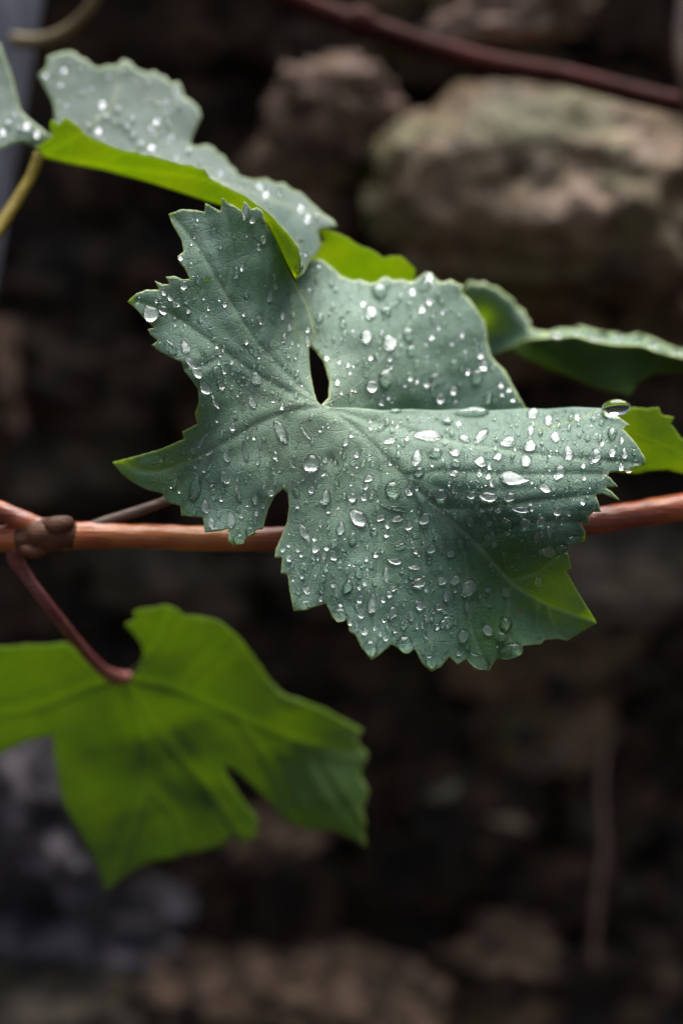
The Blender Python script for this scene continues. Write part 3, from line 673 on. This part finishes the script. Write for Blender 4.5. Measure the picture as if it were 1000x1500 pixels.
# ================================================================ hanging green leaf on the wine red petiole
LD = [(180,994),(196,990),(205,978),(210,957),(206,942),(198,932),(190,922),(183,914),(198,906),(194,896),(208,891),(222,890),(236,886),(249,887),(262,893),(270,902),(288,901),(306,905),(322,910),(336,920),(354,938),(372,962),(386,982),(396,998),(408,1010),(420,1019),(438,1024),(456,1031),(475,1038),(492,1049),(512,1058),(531,1070),(524,1080),(526,1092),(538,1104),(535,1118),(527,1130),(530,1142),(540,1158),(537,1172),(530,1188),(536,1204),(532,1220),(538,1242),(524,1234),(510,1226),(496,1220),(480,1217),(462,1217),(444,1214),(428,1208),(414,1196),(400,1180),(384,1166),(368,1150),(354,1136),(340,1126),(329,1121),(330,1130),(336,1142),(348,1160),(360,1178),(370,1190),(379,1202),(374,1216),(379,1228),(366,1230),(354,1236),(345,1228),(336,1223),(330,1234),(326,1242),(306,1244),(288,1251),(272,1250),(258,1257),(228,1262),(198,1274),(178,1288),(156,1308),(150,1292),(144,1274),(134,1250),(120,1226),(108,1206),(96,1184),(88,1156),(84,1130),(80,1102),(77,1076),(56,1082),(36,1088),(18,1096),(0,1106),(-30,1110),(-60,1085),(-85,1040),(-80,990),(-50,960),(-20,945),(0,947),(20,946),(36,944),(66,944),(96,941),(110,950),(122,964),(136,978),(152,990)]
LDC = [(180,990,8.6),(249,888,6.6),(372,962,7.9),(396,998,8.4),(531,1070,10.3),(538,1242,9.7),(414,1196,9.6),(330,1122,9.4),(379,1220,10.2),(258,1257,10.5),(156,1308,11.2),(84,1130,10.5),(0,1106,10.6),(-80,1020,9.4),(0,947,7.6),(96,941,7.6),(212,1080,10.0),(250,950,7.9),(300,930,7.0),(430,1090,9.7),(150,1060,9.3),(60,1032,9.2),(290,1045,9.2),(200,1180,10.6),(330,1010,8.2),(245,1030,8.7),(130,1130,9.9),(270,1170,9.7),(420,1040,8.7),(470,1150,9.5),(255,1105,9.5),(300,1150,10.1)]
LDC = [(x, y, d+1.6) for x, y, d in LDC]
veD = [(0.95,[(182,993),(205,1060),(215,1150),(180,1250),(157,1305)]), (0.95,[(182,993),(260,1010),(350,1050),(450,1090),(525,1100)]), (0.95,[(182,993),(120,1010),(40,1040),(-70,1050)]), (0.92,[(182,993),(225,950),(249,892)]), (0.92,[(182,993),(240,1080),(300,1150),(360,1230)]),
       (0.5,[(215,1150),(260,1200),(270,1250)]), (0.5,[(350,1050),(400,1130),(440,1210)]), (0.5,[(260,1010),(310,960),(340,925)]), (0.5,[(450,1090),(480,1150),(530,1220)])]
pD = Patch(LD, LDC, [catmull([np.array(p, float) for p in v[1]], 5) for v in veD], 6.0, True, 0.6, 0.03, 0.045)
jD = P(182, 992, 10.1)
build_leaf('vine_leaf', 'large translucent green vine leaf hanging from a wine red petiole under the cane', [pD], M['upper_thin'], M['under'], veins=veD, junction=tuple(jD),
    petiole=([P(26,796,3.1), P(22,816,3.3), P(34,838,3.6), P(75,893,4.4), P(120,950,7.2), P(150,982,8.8), P(172,993,9.6), P(188,992,10.0)], [.0034, .0028, .0021, .0019, .0019, .0022, .0027, .0022], 'petiole_red'), vein_rad=2.0, vein_mat='vein_green')

# ================================================================ canes, stems, post
cane = empty('cane', P(60, 780, 3.2), 'smooth red-brown vine cane running level behind the big wet leaf', 'cane')
pts = [P(-360,826,2.8), P(-120,800,3.0), P(-10,790,3.1), P(60,786,3.1), P(130,784,3.1), P(220,786,3.2), P(300,789,3.2), P(420,790,3.3), P(600,788,3.3), P(760,779,3.3), P(860,765,3.2), P(930,753,3.1), P(1000,742,3.0), P(1120,722,2.8)]
VV, FF = tube(pts, [.0044, .0043, .0043, .0047, .0044, .0040, .0040, .0040, .0041, .0042, .0042, .0043, .0044, .0044], 20, 12, 0.07)
mesh_obj('stem', VV, FF, M['cane'], cane)
VV, FF = tube([P(-90,715,2.6), P(-30,735,2.7), P(10,752,2.8), P(45,768,2.9), P(80,780,3.0)], [.0029, .0030, .0031, .0034, .0030], 16, 10, 0.08)
mesh_obj('side_shoot', VV, FF, M['cane'], cane)
VV, FF = tube([P(28,789,3.05), P(44,787,3.0), P(58,785,2.95), P(74,784,2.95), P(92,784,3.0), P(112,784,3.08)], [.0043, .0050, .0058, .0056, .0049, .0042], 18, 8, 0.16, 5)
mesh_obj('node', VV, FF, M['cane_old'], cane)
VV, FF = tube([P(66,772,2.75), P(78,770,2.6), P(90,768,2.6), P(100,766,2.7), P(106,766,2.85)], [.0022, .0030, .0029, .0022, .0010], 14, 8, 0.14, 8)
mesh_obj('bud', VV, FF, M['cane_old'], cane)
VV, FF = tube([P(30,800,2.9), P(42,804,2.75), P(56,806,2.75), P(68,802,2.9)], [.0016, .0028, .0028, .0014], 14, 8, 0.18, 9)
mesh_obj('leaf_scar', VV, FF, M['cane_old'], cane)

bc = empty('cane', P(700,60,19), 'dark red vine cane slanting in front of the upper wall', 'cane')
VV, FF = tube([P(380,-30,19), P(470,15,19), P(560,45,19), P(700,88,19), P(830,112,19), P(950,142,18.5), P(1100,175,18)], [.005, .0048, .0046, .0046, .0044, .0044, .0044], 14, 8, 0.08)
mesh_obj('stem', VV, FF, M['cane_dark'], bc)
VV, FF = tube([P(505,20,18.8), P(520,30,18.7), P(540,38,18.7), P(556,44,18.9)], [.003, .0066, .0062, .003], 12, 6, 0.15, 3)
mesh_obj('node', VV, FF, M['cane_dark'], bc)
rc = empty('cane', P(1000,60,16), 'upright pinkish vine cane standing before the dark stones near the top', 'cane')
VV, FF = tube([P(1004,-60,16), P(1002,0,16), P(998,60,16), P(1003,110,16), P(1014,170,16.5), P(1040,260,17)], [.0034, .0034, .0036, .0034, .0033, .0033], 12, 8, 0.08)
mesh_obj('stem', VV, FF, M['petiole_brown'], rc)
tn = empty('tendril', P(100,40,16), 'curving olive tendril reaching up from the grey post', 'tendril')
VV, FF = tube([P(20,58,17), P(55,60,16.5), P(85,52,16), P(112,34,15.6), P(134,8,15), P(150,-30,14.5)], [.0030, .0030, .0028, .0027, .0026, .0024], 12, 8, 0.05)
mesh_obj('stem', VV, FF, M['tendril'], tn)
ft = empty('dry_stalk', P(880,1250,40), 'thin dry brown stalk standing against the lower dark stones', 'stalk')
VV, FF = tube([Vector(at_wall(868,1420,.27)[0]), Vector(at_wall(874,1320,.28)[0]), Vector(at_wall(884,1240,.29)[0]), Vector(at_wall(880,1150,.31)[0]), Vector(at_wall(890,1080,.33)[0])], [.0022, .0024, .002, .0016, .001], 10, 8, 0.15)
mesh_obj('stem', VV, FF, M['petiole_brown'], ft)

def post_material():
    m, nt, out = new_mat('weathered_grey_post')
    tc = N(nt, 'ShaderNodeTexCoord'); mp = N(nt, 'ShaderNodeMapping'); mp.inputs['Scale'].default_value = (120, 120, 14); nt.links.new(tc.outputs['Object'], mp.inputs['Vector'])
    n1 = N(nt, 'ShaderNodeTexNoise', Scale=1.0, Detail=5.0); nt.links.new(mp.outputs[0], n1.inputs['Vector'])
    c = ramp(nt, n1.outputs['Fac'], [(0.3, (0.06, 0.06, 0.075)), (0.7, (0.13, 0.13, 0.16))])
    b = N(nt, 'ShaderNodeBsdfPrincipled', Roughness=0.6); nt.links.new(c, b.inputs['Base Color'])
    bump = N(nt, 'ShaderNodeBump', Strength=0.5, Distance=0.002); nt.links.new(n1.outputs['Fac'], bump.inputs['Height'])
    nt.links.new(bump.outputs[0], b.inputs['Normal']); nt.links.new(b.outputs[0], out.inputs[0]); return m
pm = post_material()
a, b = P(24,-40,20), P(-52,420,20)
a, b = Vector(a), Vector(b); d = (b-a).normalized()
foot = b + d*((b.z-0.0)/(-d.z)); head = a - d*0.35
VV, FF = tube([foot, b, a, head], [.0135, .0132, .013, .0128], 24, 1, 0.0, 0, False)
po = mesh_obj('post', VV, FF, pm, None, foot)
tag(po, 'leaning weathered grey wooden post beside the vine', 'post')

# dead leaf scraps caught between the lower stones
def scrap(px, py, w, h, rot, label, col):
    c, s = at_wall(px, py, WALL_Y-0.045)
    V, F = [], []
    nx, ny = 10, 5
    for j in range(ny+1):
        for i in range(nx+1):
            u, v = i/nx*2-1, j/ny*2-1
            wd = max(0.05, 1-abs(u)**1.7)*(1+0.25*math.sin(5*u+px))
            x, y = u*w*s/2, v*h*s/2*wd
            zz = 0.004*math.sin(2.2*u+px) + 0.003*v*v
            ca_, sa = math.cos(R(rot)), math.sin(R(rot))
            V.append((c.x+x*ca_-y*sa, c.y-0.012+zz-abs(v)*0.003, c.z+x*sa+y*ca_))
    for j in range(ny):
        for i in range(nx):
            k_ = j*(nx+1)+i; F.append((k_, k_+1, k_+nx+2, k_+nx+1))
    o = mesh_obj('dead_leaf', V, F, stem_material('dead_leaf_brown', *col, 0.7), None, c)
    sol = o.modifiers.new('thickness', 'SOLIDIFY'); sol.thickness = 0.0006
    return tag(o, label, 'dead leaf', 'dead leaf scraps between the lower stones')
scrap(645, 1145, 62, 22, 32, 'pale olive scrap of dead leaf caught on the lower stones', ((.10,.09,.05), (.17,.16,.10), (.22,.21,.14)))
scrap(742, 1192, 80, 20, -24, 'curled straw-coloured dead leaf lying on the lower stones', ((.14,.10,.06), (.24,.18,.11), (.32,.25,.16)))
scrap(825, 1085, 40, 18, 60, 'small greyish dead leaf stuck upright among dark stones', ((.08,.07,.06), (.13,.11,.09), (.17,.15,.12)))

# ================================================================ water
DR = []
GAP = 0.00004      # the film of air under a droplet on wax
def drop_shape(cx, cy, L, W, ang, tail=0.0, seg=24, seed=0.0):
    """outline of a droplet's foot"""
    th = np.linspace(0, 2*np.pi, seg, endpoint=False)
    r = 1 + 0.07*np.sin(2*th+seed) + 0.05*np.sin(3*th+2.1*seed) + 0.02*np.sin(5*th+seed*3.3)
    x = np.cos(th)*L/2*r; y = np.sin(th)*W/2*r
    y = y*(1 - tail*np.clip(-np.cos(th), -0.25, 1))       # thins toward its trailing end
    a = math.radians(ang)
    return np.stack([x*math.cos(a)-y*math.sin(a), x*math.sin(a)+y*math.cos(a)], 1)
def drop_mesh(patch, cx, cy, L, W, ang, tail, seg, rings, hf, seed, gap=0.00004):
    foot = drop_shape(cx, cy, L, W, ang, tail, seg, seed)
    n0 = patch.normal([(cx, cy)])[0]
    S = D0*K*(1+0.02)                    # metres per unit of foot
    eff = 0.5*min(W, 0.55*L+0.45*W)*S
    H = eff*hf
    phis = np.linspace(0, math.pi/2, rings+1)[:-1]
    V = []
    lean = np.array([0, 0, -1.0]); lean = lean - n0*(lean @ n0); lean *= 0.16*H      # water sags downhill
    rs = [(0.0, 0.0), (0.5, 0.0)] + [(math.cos(ph), math.sin(ph)) for ph in phis] + [(0.0, 1.0)]
    W_ = patch.pos(np.vstack([foot*s_+[cx, cy] for s_, h in rs]))
    for i, (s_, h) in enumerate(rs):
        w = W_[i*seg:(i+1)*seg] + n0*(H*h+(gap if i < 2 else max(gap, 0.0))) + lean*h
        if s_ == 0.0: V.append(w[0])
        else: V.extend(w)
    F = []; m = rings+1                       # rings between the two poles
    for k_ in range(seg): F.append((0, 1+(k_+1) % seg, 1+k_))
    for i in range(m-1):
        for k_ in range(seg):
            F.append((1+i*seg+k_, 1+i*seg+(k_+1) % seg, 1+(i+1)*seg+(k_+1) % seg, 1+(i+1)*seg+k_))
    t = 1+m*seg
    for k_ in range(seg): F.append((1+(m-1)*seg+k_, 1+(m-1)*seg+(k_+1) % seg, t))
    V = np.array(V)
    # outward
    a_, b_, c_ = V[F[-1][0]], V[F[-1][1]], V[F[-1][2]]
    if np.cross(b_-a_, c_-a_) @ n0 < 0: F = [f[::-1] for f in F]
    return V, F
def add_drop(patch, cx, cy, L, W, ang, label, group, tail=None, hf=None, seg=24, rings=7, airy=0.78):
    if tail is None: tail = 0.0 if L/W < 1.25 else 0.38
    if hf is None: hf = 0.95 if L < 15 else 0.8
    V, F = drop_mesh(patch, cx, cy, L, W, ang, tail, seg, rings, hf, rng.uniform(0, 6.28), GAP if rng.random() < airy else -0.0001)
    o = mesh_obj('water_droplet', V, F, None, None, patch.pos([(cx, cy)])[0], mats=[M['water'], M['water_foot']])
    mi = np.zeros(len(F), int); mi[:2*seg] = 1; o.data.polygons.foreach_set('material_index', mi)
    tag(o, label, 'droplet', group); DR.append((cx, cy, max(L, W)/2)); return o
def bead(patch, cx, cy, L, W, ang, label, group, lift=0.35, dq=None):
    """a full bead sitting over the margin"""
    c = patch.pos([(cx, cy)])[0]; n0 = patch.normal([(cx, cy)])[0]
    a = math.radians(ang); ex = AX*math.cos(a)-AY*math.sin(a); ex = ex - n0*(ex @ n0); ex /= np.linalg.norm(ex); ey = np.cross(n0, ex)
    S = D0*K; rx, ry, rz = L/2*S, W/2*S, 0.40*min(L, W)*S
    V, F = [], []; seg, rings = 26, 14
    sd = rng.uniform(0, 6)
    for i in range(rings+1):
        ph = math.pi*i/rings - math.pi/2
        for k_ in range(seg):
            th = 2*math.pi*k_/seg; w = 1+0.04*math.sin(2*th+sd)+0.03*math.sin(3*th+2*sd)
            V.append(c + n0*(rz*(lift+math.sin(ph))) + ex*(rx*math.cos(ph)*math.cos(th)*w) + ey*(ry*math.cos(ph)*math.sin(th)*w) + np.array((0, 0, -0.10*ry*math.cos(ph))))
    for i in range(rings):
        for k_ in range(seg):
            F.append((i*seg+k_, i*seg+(k_+1) % seg, (i+1)*seg+(k_+1) % seg, (i+1)*seg+k_))
    me_o = mesh_obj('water_droplet', V, F, M['water'], None, c)
    bm = bmesh.new(); bm.from_mesh(me_o.data); bmesh.ops.remove_doubles(bm, verts=bm.verts, dist=1e-6); bmesh.ops.recalc_face_normals(bm, faces=bm.faces); bm.to_mesh(me_o.data); bm.free()
    me_o.data.polygons.foreach_set('use_smooth', [True]*len(me_o.data.polygons))
    tag(me_o, label, 'droplet', group); DR.append((cx, cy, max(L, W)/2)); return me_o

def where(x, y):
    if y < 628 and x > 485: return 'crest'
    if x < 462 and y < 545: return 'upper lobe'
    if x < 425 and y < 812: return 'yellow-tipped side lobe'
    rib = [(472,595),(505,615),(545,650),(590,698),(640,745),(700,800),(747,852),(800,886),(872,912)]
    ry = float(np.interp(x, [p[0] for p in rib], [p[1] for p in rib]))
    if abs(y-ry) < 26: return 'midrib'
    return 'lobe between crest and midrib' if y < ry else ('toothed lower half' if y > 850 else 'pale middle')
def word(L): return 'large' if L >= 21 else ('middling' if L >= 13 else ('small' if L >= 9 else 'tiny'))
# droplets that single themselves out
add_drop(front, 456, 678, 27, 25, 70, 'bright round droplet sparkling white below the fork of the big leaf\'s veins', None, hf=0.8)
add_drop(front, 691, 604, 52, 13, 0, 'long green lens-shaped droplet lying along the crest of the big leaf', None, tail=0.3, hf=1.0)
bead(front, 902, 601, 46, 30, -4, 'large green domed droplet perched on the end of the big leaf\'s crest', None, 0.55)
add_drop(front, 626, 638, 46, 15, 2, 'long white spindle droplet just below the crest of the big leaf', None, 0.35)
add_drop(front, 752, 701, 48, 17, 184, 'long tapering droplet with a dark rim in the middle of the side lobe', None, 0.5)
add_drop(front, 220, 458, 29, 21, 45, 'fat silvery droplet beside the reddish upper tip of the big leaf', None)
add_drop(front, 286, 714, 41, 17, 103, 'tall teardrop droplet below the yellow-green side tip of the big leaf', None, 0.45)
add_drop(front, 411, 632, 40, 15, 66, 'slanting finger-shaped droplet under the side vein of the big leaf', None, 0.15)
add_drop(front, 575, 717, 25, 23, -60, 'milky round droplet touching the pale midrib of the big leaf', None)
add_drop(front, 524, 757, 35, 20, 45, 'pear-shaped droplet with a tail pointing up to the vein fork', None, 0.55)
add_drop(front, 375, 554, 20, 14, 80, 'clear droplet with a dark glint between the two upper lobe veins', None)
bead(bandB, 440, 392, 15, 20, 80, 'small bead of water at the curled tip of the folded green margin', None, 0.4)
add_drop(front, 359, 662, 33, 10, 80, 'dark flat smear of water below the side vein of the big leaf', None, 0.2, 0.12)
# beads along the lower margin
EDGE = [(445,886,25,16,-12),(497,900,24,23,0),(542,948,22,22,0),(592,943,30,27,20),(630,969,24,20,30),(700,968,36,22,25),(748,952,38,24,-8),(366,778,17,15,0),(350,789,17,17,0),(740,914,20,26,0),(734,932,19,15,0),(838,790,28,14,-12),(821,803,18,18,0)]
for e in EDGE: bead(front, *e, f'{word(max(e[2:4]))} fat bead on the big leaf margin, at its {where(e[0], e[1])}', f'{word(max(e[2:4]))} beads over the margin at the {where(e[0], e[1])}', 0.1)
# elongated ones
LONG = [(477,728,25,15,92),(433,718,24,9,75),(499,773,22,13,92),(576,744,40,7,15),(539,701,16,10,-30),(557,759,15,8,-15),(582,760,18,9,-20),(547,778,14,10,-10),(445,778,25,11,70),(470,767,14,6,90),(571,646,20,8,-10),(556,628,20,7,-20),(506,648,14,8,-60),(404,703,18,5,90),(448,634,28,5,55),(579,602,20,6,0),
 (704,639,30,14,-50),(744,647,24,16,-10),(610,670,24,16,92),(637,664,21,15,0),(667,663,16,11,5),(667,678,15,11,-5),(665,693,15,9,0),(703,676,20,14,10),(613,692,19,14,-30),(645,725,22,16,-30),(714,727,27,15,5),(746,728,19,13,-20),(762,746,26,10,5),(621,760,22,15,-35),(743,765,20,13,45),(688,763,18,10,90),(654,618,17,11,0),(729,669,14,9,-5),(680,642,16,9,10),(728,747,14,7,-5),
 (780,606,20,14,-10),(832,663,23,16,92),(871,668,24,18,-60),(896,636,21,14,-70),(818,692,24,16,-50),(798,715,18,11,20),(914,664,18,10,80),(910,645,11,7,80),(928,662,10,7,90),(920,690,10,5,0),(881,651,10,7,-60),(816,749,14,10,80),(855,701,9,6,0),(885,698,16,4,-50),
 (445,829,15,10,45),(475,814,12,7,90),(489,814,14,11,85),(497,827,13,9,50),(473,846,12,7,55),(488,855,14,7,90),(449,863,16,11,70),(509,859,23,15,100),(525,839,16,12,85),(537,818,10,7,90),(516,789,22,12,100),(505,810,11,7,60),(578,822,20,9,5),(565,842,24,10,88),(586,800,18,10,-10),(548,852,14,8,80),(544,884,27,15,95),(574,898,21,13,-55),(534,924,14,10,80),(556,928,12,7,90),
 (631,804,18,12,-20),(660,811,15,9,0),(628,821,11,8,-20),(607,831,18,7,0),(613,853,22,15,-30),(666,850,17,14,-40),(685,862,31,20,-60),(683,888,20,8,90),(653,873,17,11,70),(642,889,12,10,-20),(653,911,23,18,-20),(678,932,24,16,-75),(601,902,16,9,90),(738,816,19,11,-80),(758,814,13,10,-40),(740,868,18,12,90),(618,916,9,5,90),(721,782,9,6,80),(724,798,14,8,-60),(786,788,16,9,100),(789,852,18,10,90),(805,776,14,10,60),
 (240,427,11,7,90),(249,434,13,8,85),(256,444,17,6,88),(276,454,12,7,90),(271,478,10,6,80),(250,508,25,14,50),(271,508,20,14,60),(282,532,27,12,35),(370,588,22,11,75),(300,567,22,14,60),(316,587,26,9,65),(288,545,20,12,45),
 (301,741,21,12,80),(338,761,26,14,80),(321,753,12,7,85),(310,766,18,11,80),(329,698,22,11,60),(332,670,18,8,65),(349,721,34,7,80),(381,652,17,5,85),(378,675,15,7,85),(374,730,19,10,90),(386,640,12,6,60),(353,756,10,6,40),(361,703,10,5,70),(428,680,12,5,45),(308,663,14,6,-30),(297,644,30,6,-60),
 (360,309,26,8,100),(370,321,14,7,100),(385,350,14,8,100),(403,419,12,6,90),(395,435,18,9,100),(416,496,18,7,90),(414,462,12,6,90),(424,480,14,7,85),(450,500,16,6,85)]
for a_ in LONG:
    k_ = word(a_[2]); sh = 'slender' if a_[2]/a_[3] > 2.1 else 'oval'; w_ = where(a_[0], a_[1])
    add_drop(front, *a_, f'{k_} {sh} clear droplet on the big wet leaf, at its {w_}', f'{k_} {sh} droplets at the {w_}')
ROUND = [(456,717,11),(516,728,13),(533,728,10),(536,712,9),(531,679,9),(541,670,9),(522,666,8),(481,748,8),(436,741,7),(450,733,8),(544,727,8),(600,718,15),(690,725,12),(769,766,14),(770,675,17),(672,622,9),(717,766,9),(715,698,9),(702,694,10),(598,771,11),(777,631,11),(776,653,18),(803,616,14),(813,640,14),(896,663,11),(909,684,10),(930,678,10),(792,763,12),(854,682,7),(846,612,9),(868,614,8),(860,642,9),
 (415,805,9),(424,818,10),(462,804,11),(478,832,11),(490,794,11),(527,877,11),(470,877,8),(471,864,8),(526,860,7),(534,855,6),(529,901,9),(569,870,9),(576,862,8),(591,915,11),(564,935,7),(437,806,7),(423,835,7),(443,844,8),(458,815,6),(523,823,6),(647,850,13),(614,886,14),(714,923,17),(633,948,10),(673,793,12),(624,865,7),(718,828,7),(645,831,8),(610,918,6),(804,808,17),(793,808,8),
 (269,417,12),(239,453,14),(229,440,6),(255,466,6),(255,477,5),(338,530,7),(322,519,6),(261,446,6),(325,566,9),(360,501,6),(397,721,10),(341,625,11),(403,668,8),(385,741,7),(375,752,7),(378,364,5),(379,465,6),(396,503,8),(361,501,7),(264,378,7),(513,912,8)]
for x, y, d in ROUND: add_drop(front, x, y, d*1.06, d*0.96, rng.uniform(0, 180), f'{word(d)} round clear droplet on the big wet leaf, at its {where(x, y)}', f'{word(d)} round droplets at the {where(x, y)}')
REARD = [(556,427,24,23),(542,458,18,18),(566,456,15,15),(536,493,22,17),(570,502,24,20),(598,491,24,17),(601,513,14,14),(544,565,18,17),(564,554,28,21),(637,554,16,16),(645,582,14,14),(610,532,11,11),(664,533,13,13),(698,553,22,18),(708,535,14,13),(715,582,14,14),(622,418,14,14),(628,405,12,11),(603,428,12,12),(586,435,10,10),(617,453,10,10),(633,466,9,9),(600,446,9,9),(628,442,9,9),(468,465,14,12),(502,474,11,10),(531,446,9,9),(670,421,10,9),(479,525,8,8),(493,560,9,9),(514,581,10,9),(664,572,11,11),(544,586,9,8),(558,589,9,8),(603,574,9,9),(624,563,9,9),(600,554,8,8),(551,521,8,8),(580,519,8,8),(624,533,9,9)]
for x, y, L, W in REARD: add_drop(rear, x, y, L, W, 95, f'{word(L)} soft-edged droplet on the upright rear lobe of the big leaf', f'{word(L)} droplets on the rear lobe of the big leaf', tail=0.0, airy=0.38)
LB = [(150,155,12),(172,162,13),(155,172,12),(128,185,11),(145,193,12),(185,188,13),(205,213,14),(170,180,11),(195,200,12),(222,218,12),(275,222,11),(390,282,13),(410,285,11),(440,305,12),(450,320,12),(380,272,10),(12,182,14),(28,190,12),(40,185,12),(55,196,10),(4,195,11),(20,170,9)]
for x, y, d in LB: add_drop(leftB if x < 60 else topB, x, y, d, d*0.9, 90, 'blurred droplet on the leaf with the bright green folded margin', 'droplets on the folded leaf', airy=0.38)
LCd = [(815,490,16),(845,486,14),(868,493,16),(882,492,18),(905,494,13),(936,496,15),(956,504,14),(990,515,14)]
for x, y, d in LCd: add_drop(cT, x, y, d, d*0.8, 0, 'blurred droplet in a row along the edge of the drooping dark green leaf', 'droplets along the drooping leaf edge')
n_single = len(DR)

# the fine spray of droplets too many to count
def spray(name, patch, n, dens, rmin, rmax, label, expo=2.6, seg=9, rings=4, margin=3.0, airy=0.2):
    o = patch.outline; lo, hi = o.min(0), o.max(0)
    q = nrg.uniform(lo, hi, (n*4, 2)); q = q[inside(q, o)]
    q = q[nrg.uniform(0, 1, len(q)) < dens(q)]
    r = rmin + (rmax-rmin)*nrg.uniform(0, 1, len(q))**expo
    dist = seg_dist(q, np.vstack([o, o[:1]])); keep = dist > r+margin; q, r = q[keep], r[keep]
    # keep clear of the big droplets and of one another
    big = np.array(DR); ok = np.ones(len(q), bool)
    for bx, by, br in big: ok &= np.hypot(q[:, 0]-bx, q[:, 1]-by) > br*0.93+r
    q, r = q[ok], r[ok]; order = np.argsort(-r); q, r = q[order], r[order]
    kq, kr = [], []
    cell = {}
    for p, rr in zip(q, r):
        cx, cy = int(p[0]//12), int(p[1]//12); good = True
        for i in (-1, 0, 1):
            for j in (-1, 0, 1):
                for (pp, r2) in cell.get((cx+i, cy+j), ()):
                    if abs(pp[0]-p[0])+abs(pp[1]-p[1]) < 3*(rr+r2) and math.hypot(pp[0]-p[0], pp[1]-p[1]) < (rr+r2)*1.04: good = False
        if good: cell.setdefault((cx, cy), []).append((p, rr)); kq.append(p); kr.append(rr)
        if len(kq) >= n: break
    q = np.array(kq); r = np.array(kr); m = len(q)
    S = D0*K
    asp = 1+nrg.uniform(0, 0.7, m)*(nrg.uniform(0, 1, m) < 0.5); ang = nrg.uniform(60, 120, m)*math.pi/180
    nrm = patch.normal(q)
    th = np.linspace(0, 2*np.pi, seg, endpoint=False)
    sd = nrg.uniform(0, 6.28, m)
    rad = 1+0.08*np.sin(2*th[None]+sd[:, None])+0.06*np.sin(3*th[None]+2*sd[:, None])
    fx = np.cos(th)[None]*rad*(r*asp)[:, None]; fy = np.sin(th)[None]*rad*(r/asp**0.5)[:, None]
    ox = fx*np.cos(ang)[:, None]-fy*np.sin(ang)[:, None]; oy = fx*np.sin(ang)[:, None]+fy*np.cos(ang)[:, None]
    V = np.zeros((m, seg*rings+2, 3)); gap = np.where(nrg.uniform(0, 1, m) < airy, GAP, -0.0001)
    for i in range(rings):
        ph = i/rings*math.pi/2; s, h = math.cos(ph), math.sin(ph)
        pts = np.stack([q[:, None, 0]+ox*s, q[:, None, 1]+oy*s], -1).reshape(-1, 2)
        w = patch.pos(pts).reshape(m, seg, 3)
        V[:, i*seg:(i+1)*seg] = w + nrm[:, None]*(r*S*0.85*h+(gap if i == 0 else np.maximum(gap, 0)))[:, None, None]
    V[:, -2] = patch.pos(q)+nrm*gap[:, None]
    V[:, -1] = patch.pos(q)+nrm*(r*S*0.85+GAP)[:, None]
    F0 = [(seg*rings, k_, (k_+1) % seg) for k_ in range(seg)]
    for i in range(rings-1):
        for k_ in range(seg): F0.append((i*seg+k_, (i+1)*seg+k_, (i+1)*seg+(k_+1) % seg, i*seg+(k_+1) % seg))
    for k_ in range(seg): F0.append(((rings-1)*seg+k_, seg*rings+1, (rings-1)*seg+(k_+1) % seg))
    a_, b_, c_ = V[0][list(F0[-1])]
    if np.cross(b_-a_, c_-a_) @ nrm[0] < 0: F0 = [f[::-1] for f in F0]
    nvp = V.shape[1]; F = []
    for j in range(m): F += [tuple(i+j*nvp for i in f) for f in F0]
    c0 = patch.pos(q.mean(0)[None])[0]
    ob = mesh_obj(name, V.reshape(-1, 3), F, None, None, c0, mats=[M['water'], M['water_foot']])
    mi = np.zeros(len(F), int).reshape(m, -1); mi[:, :seg] = 1; ob.data.polygons.foreach_set('material_index', mi.ravel())
    tag(ob, label, 'droplets', None, 'stuff'); print(name, m)
    return ob
def dens_front(q):
    x, y = q[:, 0], q[:, 1]
    d = np.full(len(q), 0.75)
    d *= np.where((x < 460) & (y < 500), 0.18, 1.0)
    d *= np.where((x < 300) & (y < 480), 1.8, 1.0)
    for tx, ty, rr in ((175,685,75),(840,900,85),(780,890,60)):
        d *= np.clip((np.hypot(x-tx, y-ty)-rr*0.6)/(rr*0.6), 0, 1)
    d *= np.where((x > 640) & (y > 820), 0.45, 1)
    d *= np.where((x > 440) & (x < 540) & (y < 660), 0.4, 1)
    return np.clip(d, 0, 1)
spray('fine_droplets', front, 3600, dens_front, 0.8, 4.6, 'fine spray of tiny water droplets over the face of the big leaf', 2.5)
spray('fine_droplets', rear, 260, lambda q: np.full(len(q), 0.8), 1.4, 4.4, 'fine spray of tiny droplets on the rear lobe of the big leaf', 2.0)
spray('fine_droplets', topB, 160, lambda q: np.full(len(q), 0.8), 1.8, 5.0, 'fine spray of tiny droplets on the folded leaf', 2.0)
print('single droplets', n_single)
